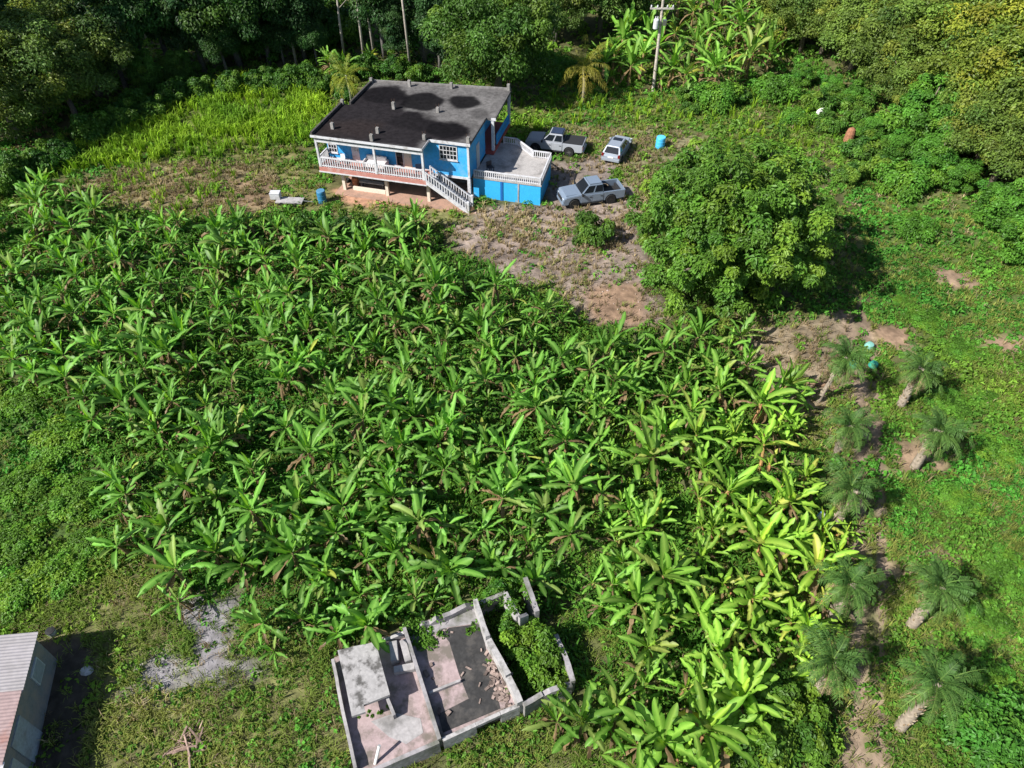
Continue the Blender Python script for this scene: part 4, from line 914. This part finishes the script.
for i, (px, py) in enumerate(back_b):
    q = G(px, py+3); parts, hh = BIGB[i % 4]; s = rng.uniform(.85, 1.15)*(1 if px > 500 else .7)
    r = plant('banana_plant', parts, q-np.array((0, 0, .05)), rng.uniform(0, 6.28), s, np.array((1.3, 1.15, 1.1))*rng.uniform(.8, 1.2))
    log(r, 'tall banana plant behind the house', 'banana plant', 'banana clump behind the house', 2.6)

# ---- palms
def frond(acc, o, az, el, L, droop, lw, base, r, n=15):
    V, F, C = acc; p = np.array(o, float); e = el; seg = L/n; side = np.array((-math.sin(az), math.cos(az), 0))
    pts = []
    for i in range(n+1):
        fw = np.array((math.cos(az)*math.cos(e), math.sin(az)*math.cos(e), math.sin(e))); pts.append((p.copy(), fw)); p = p+fw*seg; e -= droop/n*(.4+1.2*i/n)
    for i in range(n):
        (a, fw), (b_, _) = pts[i], pts[i+1]; up = np.cross(fw, side); up = up if up[2] > 0 else -up; w = .022*(1-i/n)+.006; q = len(V)
        V += [a+side*w, a-side*w, b_-side*w*.9, b_+side*w*.9]; C += [base*1.5+np.array((.05, .04, .01))]*4; F.append((q, q+1, q+2, q+3))
        t = i/n
        if t < .12 or r.random() < .16: continue
        l = lw*(.35+.65*math.sin(math.pi*min(1, t*.85+.15))); c = base*r.uniform(.8, 1.25)
        for sg in (-1, 1):
            for h in (0, .5):
                a0 = a+(b_-a)*h; d = side*sg*r.uniform(.75, .95)+fw*r.uniform(.45, .75)+up*r.uniform(-.05, .25); d /= np.linalg.norm(d)
                m_ = a0+d*l*.55; tip = a0+d*l+np.array((0, 0, -.55*l)); ww = fw*.017*(1+l); q = len(V)
                V += [a0-ww*.5, a0+ww*.5, m_+ww, m_-ww, tip]; C += [c, c, c, c*.9, c*1.1]; F.append((q, q+1, q+2, q+3)); F.append((q+3, q+2, q+4, q+4))
def palm_crown(seed, nf, L, lw, base, el0=75, el1=-25, droop=1.3):
    r = random.Random(seed); acc = ([], [], []); a0 = r.uniform(0, 6.28)
    for k in range(nf):
        t = k/(nf-1); frond(acc, (0, 0, -.12*t), a0+k*2.4+r.uniform(-.6, .6), R_(el0+(el1-el0)*t+r.uniform(-16, 16)), L*r.uniform(.65, 1.2), droop*r.uniform(.55, 1.35), lw*r.uniform(.85, 1.15), np.array(base)*r.uniform(.8, 1.2)*(1+.35*t*np.array((1.0, .3, .3))), r)
    V = np.array(acc[0]); F = [f if f[2] != f[3] else f[:3] for f in acc[1]]
    me = bpy.data.meshes.new('palm_crown'); me.from_pydata(V.tolist(), [], F); a = me.attributes.new('tint', 'FLOAT_COLOR', 'POINT')
    a.data.foreach_set('color', np.concatenate([np.array(acc[2]), np.ones((len(V), 1))], 1).astype(np.float32).ravel()); me.materials.append(M['frond'])
    return me
def dead_fronds(seed, n, L):
    r = random.Random(seed); acc = ([], [], [])
    for k in range(n): frond(acc, (0, 0, -.2), r.uniform(0, 6.28), R_(r.uniform(-55, -20)), L*r.uniform(.6, 1), .9, .22, np.array((.27, .21, .12))*r.uniform(.7, 1.2), r, 9)
    F = [f if f[2] != f[3] else f[:3] for f in acc[1]]; me = bpy.data.meshes.new('dead_fronds'); me.from_pydata([tuple(v) for v in acc[0]], [], F)
    a = me.attributes.new('tint', 'FLOAT_COLOR', 'POINT'); a.data.foreach_set('color', np.concatenate([np.array(acc[2]), np.ones((len(acc[0]), 1))], 1).astype(np.float32).ravel()); me.materials.append(M['frond'])
    return me
PC = [palm_crown(40+i, 28, 1.72, .36, (.062, .140, .030), droop=1.7) for i in range(3)]; DF = [dead_fronds(60+i, 16, 1.55) for i in range(3)]
palms = [((818, 402), (847, 357), .11, 'slender pale trunk at the dry ground'), ((900, 406), (923, 368), .2, 'thick ragged trunk, uppermost right of the track'), ((836, 452), (851, 425), .17, 'short trunk, second along the track'),
         ((914, 468), (940, 430), .2, 'stout brown trunk on a bare reddish patch'), ((832, 528), (851, 487), .18, 'trunk beside the white bucket'), ((829, 620), (850, 583), .2, 'tan trunk against the yellowish banana plants'),
         ((911, 626), (940, 586), .2, 'forked looking pale trunk below a bare patch'), ((812, 700), (833, 660), .17, 'crown hanging over the dark bush'), ((899, 728), (938, 682), .19, 'longest pale trunk, lowest right of the track')]
for i, (b, c, rad, ds) in enumerate(palms):
    q = G(*b)
    zs = np.linspace(1.6, 5.2, 60); dx = [np.hypot(*(P(*c, zz)[:2]-q[:2])) for zz in zs]; z = float(zs[int(np.argmin(dx))]); cp = P(*c, z)
    off = (cp[0]-q[0], cp[1]-q[1], z-q[2])
    tr_ = MB(); n = 14; pts = [(off[0]*t**1.4, off[1]*t**1.4, off[2]*t-.1*(1-t)) for t in np.linspace(0, 1, n)]
    tr_.tube(pts, [rad*(1.25-.35*t+.10*(k % 2)) for k, t in enumerate(np.linspace(0, 1, n))], 9, (.29, .24, .19))
    rr = random.Random(i)
    for k in range(44):
        t = rr.uniform(.12, .98); a = rr.uniform(0, 6.28); x, y, zz = off[0]*t**1.4, off[1]*t**1.4, off[2]*t; ca, sa = math.cos(a)*rad, math.sin(a)*rad
        tr_.tube([(x+ca*.8, y+sa*.8, zz-.1), (x+ca*1.2, y+sa*1.2, zz+.06), (x+ca*1.45, y+sa*1.45, zz+.17)], [.05, .045, .02], 4, (.30, .25, .18) if k % 3 else (.25, .18, .11))
    parts = [('trunk', tr_.mesh('palm_trunk', M['bark'], 0, True), (0, 0, 0)), ('crown', PC[i % 3], off), ('dead_fronds', DF[i % 3], off)]
    r = plant('palm_tree', parts, q, 0, 1.0, (1, 1, 1)); r.children[1].rotation_euler = (0, 0, i*1.3); r.children[2].rotation_euler = (0, 0, i*.8)
    tag(r, 'low palm with '+ds, 'palm tree', 'palms along the dirt track')
CP = palm_crown(77, 24, 3.0, .62, (.22, .23, .035), 70, -35, 1.5)
for (px, py, hh, lb, c, s) in ((583, 104, 3.6, 'yellowish coconut palm standing before the banana clump behind the house', (1, 1, 1), 1.0), (353, 108, 4.2, 'yellow green palm rising beside the back corner of the house roof', (.8, 1, .8), .8), (505, 70, 5.0, None, (1, 1, 1), .8)):
    if lb is None: continue
    q = G(px, py); off = (.3, .1, hh)
    tr_ = MB().tube([(0, 0, -.1), (.05, 0, hh*.5), off], [.2, .15, .12], 9, (.28, .24, .19))
    r = plant('coconut_palm', [('trunk', tr_.mesh('coco_trunk', M['bark'], 0, True), (0, 0, 0)), ('crown', CP, off)], q, px*.1, s, c); tag(r, lb, 'palm tree')

# ---- broadleaf crowns
def crown(seed, rx, rz, zc, nl, per, leaf, base, fill=.36, zmin=-.55, rag=.25, up=.45):
    g = np.random.default_rng(seed); i = np.arange(nl)+.5
    ph = np.arccos(1-(1-zmin)*i/nl); th = np.pi*(1+5**.5)*i+g.uniform(0, 6)
    d = np.stack([np.cos(th)*np.sin(ph), np.sin(th)*np.sin(ph), np.cos(ph)], -1); d += g.normal(0, .14, d.shape)
    k = g.uniform(.62, 1.0+rag*.3, (nl, 1)); k[g.random(nl) < .22] *= .6
    ctr = d*k*np.array((rx, rx, rz))*(1-fill*.55); rl = rx*fill*g.uniform(.6, 1.2, nl)
    tone = g.uniform(.72, 1.32, nl); warm = g.uniform(-.12, .30, nl)*(g.random(nl) < .5)
    N = nl*per; L = np.repeat(np.arange(nl), per)
    e = nrm(g.normal(0, 1, (N, 3))+.55*nrm(ctr)[L]+np.array((0, 0, .35)))
    rad = rl[L]*np.sqrt(g.uniform(.25, 1.15, N)); p = ctr[L]+e*rad[:, None]*np.array((1, 1, .8))+np.array((0, 0, zc))
    nor = nrm(e*.6+np.array((0, 0, up))+g.normal(0, .38, (N, 3))); dr = e+np.array((0, 0, -.5))+g.normal(0, .5, (N, 3))
    ln = leaf*g.uniform(.6, 1.4, N); V, F = leaf_quads(p, nor, dr, ln, ln*g.uniform(.45, .7, N))
    c = np.array(base)*tone[L][:, None]*g.uniform(.72, 1.28, (N, 1)); c = c*(1+warm[L][:, None]*np.array((2.2, .8, .2)))
    return V, F, np.repeat(c, 4, 0), ctr+np.array((0, 0, zc)), rl
def limbs(seed, ctr, zc, h0, r0, c=(.17, .14, .11), n=9):
    rr = random.Random(seed); mb = MB(); mb.tube([(0, 0, -.3), (.06, -.04, h0*.5), (.0, .05, h0)], [r0*1.25, r0, r0*.75], 9, c)
    for q in [ctr[k] for k in np.linspace(0, len(ctr)-1, n).astype(int)]:
        m_ = (q[0]*.45+rr.uniform(-.2, .2), q[1]*.45+rr.uniform(-.2, .2), h0+(q[2]-h0)*.55); mb.tube([(0, .03, h0*.92), m_, tuple(q)], [r0*.5, r0*.33, r0*.12], 6, c)
    return mb
def tree_variant(seed, rx, rz, zc, nl, per, leaf, base, h0, r0, **kw):
    V, F, C, ctr, rl = crown(seed, rx, rz, zc, nl, per, leaf, base, **kw)
    return [('trunk', limbs(seed, ctr, zc, h0, r0).mesh('tree_trunk', M['bark'], 0, True), (0, 0, 0)), ('crown', mesh_np('tree_crown', V, F, C, M['leaf']), (0, 0, 0))]
T = {
 'broad': [tree_variant(11+i, 4.0, 3.2, 6.4, 64, 300, .29, (.055, .125, .022), 4.0, .28) for i in range(3)],
 'tall': [tree_variant(21+i, 3.1, 5.2, 6.4, 60, 280, .28, (.048, .108, .024), 3.5, .24, zmin=-.85) for i in range(2)],
 'olive': [tree_variant(31+i, 4.2, 3.6, 5.2, 100, 260, .23, (.125, .195, .034), 3.0, .26, fill=.25, rag=.55, zmin=-.75) for i in range(3)],
 'creeper': [tree_variant(41+i, 2.5, 3.6, 3.0, 40, 300, .26, (.078, .205, .024), 2.0, .22, zmin=-.9) for i in range(2)],
 'shrub': [tree_variant(51+i, 1.35, 1.05, .85, 22, 170, .19, (.078, .175, .022), .5, .07, zmin=-.6) for i in range(3)],
 'mound': [tree_variant(61+i, 2.1, 1.1, .6, 34, 200, .22, (.085, .21, .022), .3, .08, zmin=-.3) for i in range(2)],
}
TOPZ = {'broad': 9, 'tall': 11, 'olive': 8.3, 'creeper': 6.2, 'shrub': 1.8, 'mound': 1.6}
CZ = {'broad': 6.4, 'tall': 7, 'olive': 5.2, 'creeper': 3.4, 'shrub': .9, 'mound': .8}
CRX = {'broad': 4.0, 'tall': 2.9, 'olive': 4.2, 'creeper': 2.5, 'shrub': 1.35, 'mound': 2.1}
def tree(kind, x, y, s, color, look, cat, group, lab=None, sz=1.0):
    v = T[kind]; z = float(H(x, y))
    r = plant({'shrub': 'shrub', 'mound': 'creeper_mound', 'creeper': 'creeper_tree'}.get(kind, 'tree'), v[int(rng.integers(len(v)))], (x, y, z-.05), rng.uniform(0, 6.28), (s, s, s*sz), color)
    if lab: tag(r, lab, cat, group)
    else: log(r, look, cat, group, CZ[kind]*s*sz)
    return r
def at_crown(px, py, kind, s, sz=1.0):
    q = P(px, py, CZ[kind]*s*sz)
    for _ in range(8): q = P(px, py, CZ[kind]*s*sz+float(H(q[0], q[1])))
    return q[0], q[1]
# the big round tree on the slope by the cars
big = tree_variant(5, 6.1, 5.3, 5.4, 520, 150, .26, (.092, .200, .022), 2.6, .42, fill=.118, zmin=-.9, rag=.22, up=.9)
q = P(733, 222, 5.4); r = plant('tree', big, (q[0], q[1], float(H(q[0], q[1]))-.05)); tag(r, 'largest round leafy tree standing alone on the slope beside the parked cars', 'tree')
big2 = tree_variant(6, 6.0, 5.6, 6.2, 140, 300, .30, (.068, .150, .022), 3, .4, fill=.25, zmin=-.7)
q = P(497, 34, 6.2); r = plant('tree', big2, (q[0], q[1], float(H(q[0], q[1])))); tag(r, 'big round green tree directly behind the back corner of the house', 'tree')
FT = []   # forest trees: kind, x, y, scale, vertical stretch, colour, look
def ft(kind, px, py, s, c, look, sz=1.0): x, y = at_crown(px, py, kind, s, sz); FT.append((kind, x, y, s, sz, c, look))
dk = (.75, .86, 1.0); dk2 = (.65, .78, .95); ol = (1.0, 1.0, .95); ol2 = (1.35, 1.2, .9); gr = (1.05, 1.05, 1)  # dark pair: leaves tinted darker and bluer, shade of the woods put into colour
def fb(kind, px, py, s, c, look, sz=1.0):
    g_ = G(px, py); FT.append((kind, g_[0], g_[1], s, sz, c, look))
for px, py, s in ((20, 140, 1.0), (78, 122, .8), (-25, 165, 1.2), (48, 112, 1.0), (-10, 120, 1.3), (100, 96, 1.0)): fb('olive', px, py, s*1.3, (.82, .84, .9), 'olive brown tree beside the clearing', .85)
for px, py, s in ((152, 92, .7), (185, 84, .65)): fb('creeper', px, py, s, (1, .85, 1), 'creeper covered tree behind the clearing')
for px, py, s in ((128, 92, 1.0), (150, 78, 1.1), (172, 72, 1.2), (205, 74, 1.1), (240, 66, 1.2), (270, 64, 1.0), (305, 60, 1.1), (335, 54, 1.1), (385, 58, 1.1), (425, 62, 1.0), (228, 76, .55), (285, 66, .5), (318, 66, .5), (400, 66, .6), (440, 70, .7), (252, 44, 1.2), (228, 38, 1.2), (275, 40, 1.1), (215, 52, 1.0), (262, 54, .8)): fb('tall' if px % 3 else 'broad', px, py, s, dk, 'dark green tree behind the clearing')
for px, py, s in ((600, 34, 1.1), (555, 44, .9), (580, 18, 1.2), (640, 8, 1.1), (622, 30, .8), (545, 20, 1.2)): fb('olive', px, py, s, (.75, .8, .9), 'dull olive tree behind the coconut palm')
for px, py, s, c in ((800, 52, .8, gr), (785, 40, .8, ol), (850, 72, .9, ol), (890, 88, 1.0, ol), (930, 96, 1.05, ol), (968, 112, 1.0, ol2), (1000, 140, 1.1, ol2), (1040, 165, 1.1, ol), (975, 165, .75, ol), (990, 185, .7, ol), (905, 60, 1.1, ol), (950, 66, 1.1, ol2), (995, 80, 1.15, ol2), (1030, 105, 1.1, ol2), (865, 42, 1.0, ol), (915, 30, 1.1, ol2), (965, 30, 1.1, ol2), (830, 30, .9, gr), (820, 56, .75, gr), (898, 118, .65, ol)):
    fb('olive', px, py, s*1.28, c, 'olive crowned tree on the wooded hill', .82)
for px, py, s in ((912, 140, 1.15), (938, 158, 1.05), (925, 182, .8), (868, 140, .5), (890, 160, .55), (1000, 232, .8), (1022, 262, .9), (985, 215, .6), (1040, 225, .8), (850, 112, .6), (800, 86, .5), (828, 98, .5), (955, 190, .6), (940, 128, .9)):
    fb('creeper', px, py, s, (1.05, 1.05, 1), 'creeper covered tree below the wooded hill', .8)
fp = wpoly([(-190, 250), (-60, 200), (40, 150), (120, 100), (240, 66), (340, 58), (430, 62), (470, 40), (540, 40), (580, 45), (640, 20), (700, -15), (790, -10), (800, 40), (840, 60), (880, 90), (930, 110), (980, 150), (1060, 230), (1180, 330), (1250, 100), (1200, -40), (1024, -110), (0, -110), (-350, -40)])
lo, hi = fp.min(0), fp.max(0)
for _ in range(6000):
    x = rng.uniform(lo[0], hi[0]); y = rng.uniform(lo[1], min(hi[1], 122))
    if sd1(x, y, fp) > -1: continue
    if any((x-f[1])**2+(y-f[2])**2 < 4.2**2 for f in FT): continue
    if math.hypot(x-q[0], y-q[1]) < 6: continue
    left = x < 0
    kind = rng.choice(['broad', 'tall', 'tall', 'olive'] if left else ['olive', 'olive', 'broad'])
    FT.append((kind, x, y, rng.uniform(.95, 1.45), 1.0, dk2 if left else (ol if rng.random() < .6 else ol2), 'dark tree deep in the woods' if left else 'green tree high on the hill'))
# leave out the trees that stand wholly behind others
disc = []
for f in FT:
    zz = float(H(f[1], f[2])); sx_, sy_ = Q(f[1], f[2], zz+CZ[f[0]]*f[3]*f[4]); dep = (f[2]+CAM_H-zz)*S2
    disc.append((sx_, sy_, CAM_F*CRX[f[0]]*f[3]/dep, dep))
for i, f in enumerate(FT):
    sx_, sy_, rp, dep = disc[i]; vis = 0
    for k in range(60):
        a = k*2.4; rr_ = rp*math.sqrt(k/60)*.95; X, Y = sx_+rr_*math.cos(a), sy_+rr_*math.sin(a)
        if not (2 < X < 1022 and 2 < Y < 766): continue
        if any(d[3] < dep-2 and (X-d[0])**2+(Y-d[1])**2 < (.8*d[2])**2 for d in disc): continue
        vis += 1
    inframe = -60 < sx_ < 1084 and sy_ > -40
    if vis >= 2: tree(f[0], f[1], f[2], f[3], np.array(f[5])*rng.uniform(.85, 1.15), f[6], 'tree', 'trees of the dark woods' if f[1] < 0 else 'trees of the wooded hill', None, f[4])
# tall trees just outside the left edge: they throw the shade that lies on the woods
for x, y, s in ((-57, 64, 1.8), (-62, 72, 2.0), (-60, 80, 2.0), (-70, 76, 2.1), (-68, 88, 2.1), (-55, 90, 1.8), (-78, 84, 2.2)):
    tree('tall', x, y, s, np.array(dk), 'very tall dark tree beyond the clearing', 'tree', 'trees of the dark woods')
# pale bare trunks in front of the dark woods
for px, py, h in ((365, 66, 11), (411, 72, 12), (297, 66, 10), (375, 60, 10), (345, 62, 9)):
    g_ = G(px, py); rr = random.Random(px); mb = MB(); lx = rr.uniform(-.6, .6); mb.tube([(0, 0, -.2), (lx*.4, 0, h*.5), (lx, .2, h)], [.17, .13, .06], 8, (.36, .32, .28))
    for k in range(5): a = rr.uniform(0, 6.28); z0 = h*rr.uniform(.55, .95); mb.tube([(lx*z0/h, .1, z0), (lx+math.cos(a)*1.2, math.sin(a)*1.2, z0+1.2)], [.05, .02], 5, (.34, .30, .26))
    V, F, C, _, _ = crown(px, 1.6, 1.4, h+.8, 16, 150, .28, (.05, .10, .025))
    r = plant('tree', [('trunk', mb.mesh('pale_trunk', M['bark'], 0, True), (0, 0, 0)), ('crown', mesh_np('tree_crown', V, F, C, M['leaf']), (0, 0, 0))], g_)
    log(r, 'thin pale trunked tree', 'tree', 'trees of the dark woods', h*.7)
# shrubs and creeper mounds that the photograph shows
def sh(kind, px, py, s, c, look, lab=None, sz=1.0):
    x, y = at_crown(px, py, kind, s, sz); return tree(kind, x, y, s, np.array(c, float), look, 'shrub', None if lab else ('creeper mounds' if kind == 'mound' else 'shrubs'), lab, sz)
sh('shrub', 592, 229, 1.25, (1, .9, 1), '', 'round green bush alone on the dirt bank below the grey pickup')
sh('shrub', 348, 230, 1.2, (.7, .75, .8), '', 'dark round bush below the front steps of the house, nearer its red yard')
sh('shrub', 312, 232, 1.1, (.7, .75, .8), '', 'dark round bush at the plantation edge below the flat trailer')
sh('shrub', 398, 228, 1.1, (.75, .8, .8), '', 'dark low bush at the plantation top edge below the porch posts')
for px, py, s, lb in ((752, 700, 1.05, 'yellow green bush at the foot of the last banana plants'), (786, 705, 1.15, 'yellow green bush right beside the lowest palm left of the track'), (770, 736, 1.2, 'leafy bush nearest the lower edge among three beside the track'), (745, 748, .95, 'green bush below the last banana plants, away from the track'), (806, 738, 1.0, 'dark green bush closest to the lower end of the track')):
    sh('shrub', px, py, s, (1.15, 1.08, .9), '', lb)
sh('shrub', 530, 645, .95, (1.25, 1.2, .9), '', 'light green bush filling the ruin room beside its white wall')
sh('shrub', 548, 668, .9, (1.3, 1.15, .9), '', 'yellow green bush at the outer corner inside the ruin')
sh('shrub', 516, 628, .75, (1, 1.1, .9), '', 'small green bush inside the ruin below the narrow closet')
sh('shrub', 503, 588, .7, (.9, 1.1, .9), '', 'small bush topping the ruin closet walls')
sh('shrub', 432, 642, .45, (1.1, 1.2, .9), '', 'tiny green shrub growing on the ruin floor')
sh('mound', 915, 226, .8, (.95, 1, 1), '', 'small dark green mound alone in the upper right meadow')
sh('mound', 1005, 740, 1.0, (.7, .85, 1), '', 'dark leafy mound in the lower corner beyond the longest palm trunk')
for px, py, s in ((545, 62, 1.0), (565, 70, .9), (600, 58, 1.0), (625, 48, 1.0), (690, 92, .9), (715, 96, 1.0), (742, 94, .8), (775, 88, 1.0), (820, 100, 1.0), (795, 118, .6), (830, 122, .9), (858, 112, 1.0), (862, 150, 1.1), (880, 165, 1.0), (905, 178, 1.0), (850, 172, .8), (838, 98, .9), (690, 108, .6)):
    sh('mound' if px % 2 else 'shrub', px, py, s*1.2, (1, 1.0, 1), 'leafy bush below the wooded hill')
for px, py, s in ((200, 88, .9), (255, 80, .9), (290, 78, 1.0), (320, 84, .9), (150, 108, .9), (60, 150, 1.0), (90, 128, 1.1), (40, 160, .9), (135, 102, 1.0), (172, 92, 1.0), (228, 82, 1.0), (272, 78, .9), (306, 76, 1.1), (0, 178, 1.1), (105, 122, .9), (236, 38, 1.7), (248, 32, 1.8), (258, 44, 1.4), (322, 22, 1.9), (334, 12, 1.9), (343, 26, 1.6), (312, 30, 1.5), (345, 70, 1.0), (365, 66, 1.0), (395, 66, 1.0), (420, 72, .9), (20, 165, 1.0), (345, 90, .8), (118, 115, 1.0)):
    sh('shrub', px, py, s*1.3, (.75, .85, .8), 'dark bush behind the clearing')
for px, py, s in ((20, 400, .9), (60, 440, 1.0), (30, 480, .9), (75, 500, 1.0), (20, 540, .8), (50, 370, .8), (90, 545, .7), (15, 590, .9), (60, 575, .8)):
    sh('mound', px, py, s*.8, (1.25, 1.1, .9), 'low creeper mound beyond the shed', None, .6)
for px, py, s in ((960, 500, .7), (1000, 450, .8), (900, 500, .5), (985, 620, .7), (1010, 570, .8), (960, 350, .7), (905, 300, .5), (1000, 690, .8), (925, 320, .8), (950, 400, .8), (985, 400, .6)):
    sh('mound', px, py, s*.8, (1.05, 1, 1), 'low creeper mound among the palms', None, .5)

# ================================================================== LABELS for everything planted in numbers: its look, then where it stands
MARKS = [(352, 690, 'directly behind the pale slab of the ruin'), (440, 600, 'just above the ruin'), (560, 640, 'beside the outer corner of the ruin'), (225, 590, 'at the top of the gravel patch'), (600, 330, 'at the foot of the dirt bank'), (480, 265, 'beside the top of the dirt bank'),
         (700, 345, 'just below the largest round tree'), (815, 600, 'nearest the tan palm trunk'), (812, 500, 'nearest the white bucket'), (795, 410, 'nearest the fallen log'), (280, 225, 'just below the flat trailer'), (430, 225, 'just below the front stairs'), (655, 80, 'nearest the utility pole'), (585, 75, 'behind the coconut palm')]
ONES = 'zero one two three four five six seven eight nine ten eleven twelve thirteen fourteen fifteen sixteen seventeen eighteen nineteen'.split()
TENS = 'zero ten twenty thirty forty fifty sixty seventy eighty ninety'.split()
def WORDS(n):
    n = max(0, min(99, int(n)))
    return ONES[n] if n < 20 else TENS[n//10]+('-'+ONES[n % 10] if n % 10 else '')
cats = {}
for e in PLANTED: cats.setdefault(e[2], []).append(e)
seen = set()
for cat_, L_ in cats.items():
    pos = [Q(*e[4:7]) for e in L_]; lab = {}
    if cat_ == 'banana plant':
        for mx, my, ph in MARKS:
            k = min(range(len(L_)), key=lambda i: math.hypot(pos[i][0]-mx, pos[i][1]-my))
            if k not in lab and math.hypot(pos[k][0]-mx, pos[k][1]-my) < 45: lab[k] = L_[k][1]+' '+ph
    for i, e in enumerate(L_):
        a, b_ = pos[i][0]/10.24, pos[i][1]/7.68
        if i not in lab:
            where = WORDS(round(a))+' percent across, '+WORDS(round(max(0, b_)))+' percent down the photo'
            t_ = e[1]+', '+where; k = 0
            while t_ in seen:
                k += 1; t_ = e[1]+', '+WORDS(round(a)+(k+1)//2*(-1)**k)+' percent across, '+WORDS(round(max(0, b_)))+' percent down the photo'
            lab[i] = t_
        seen.add(lab[i]); tag(e[0], lab[i], cat_, e[3])
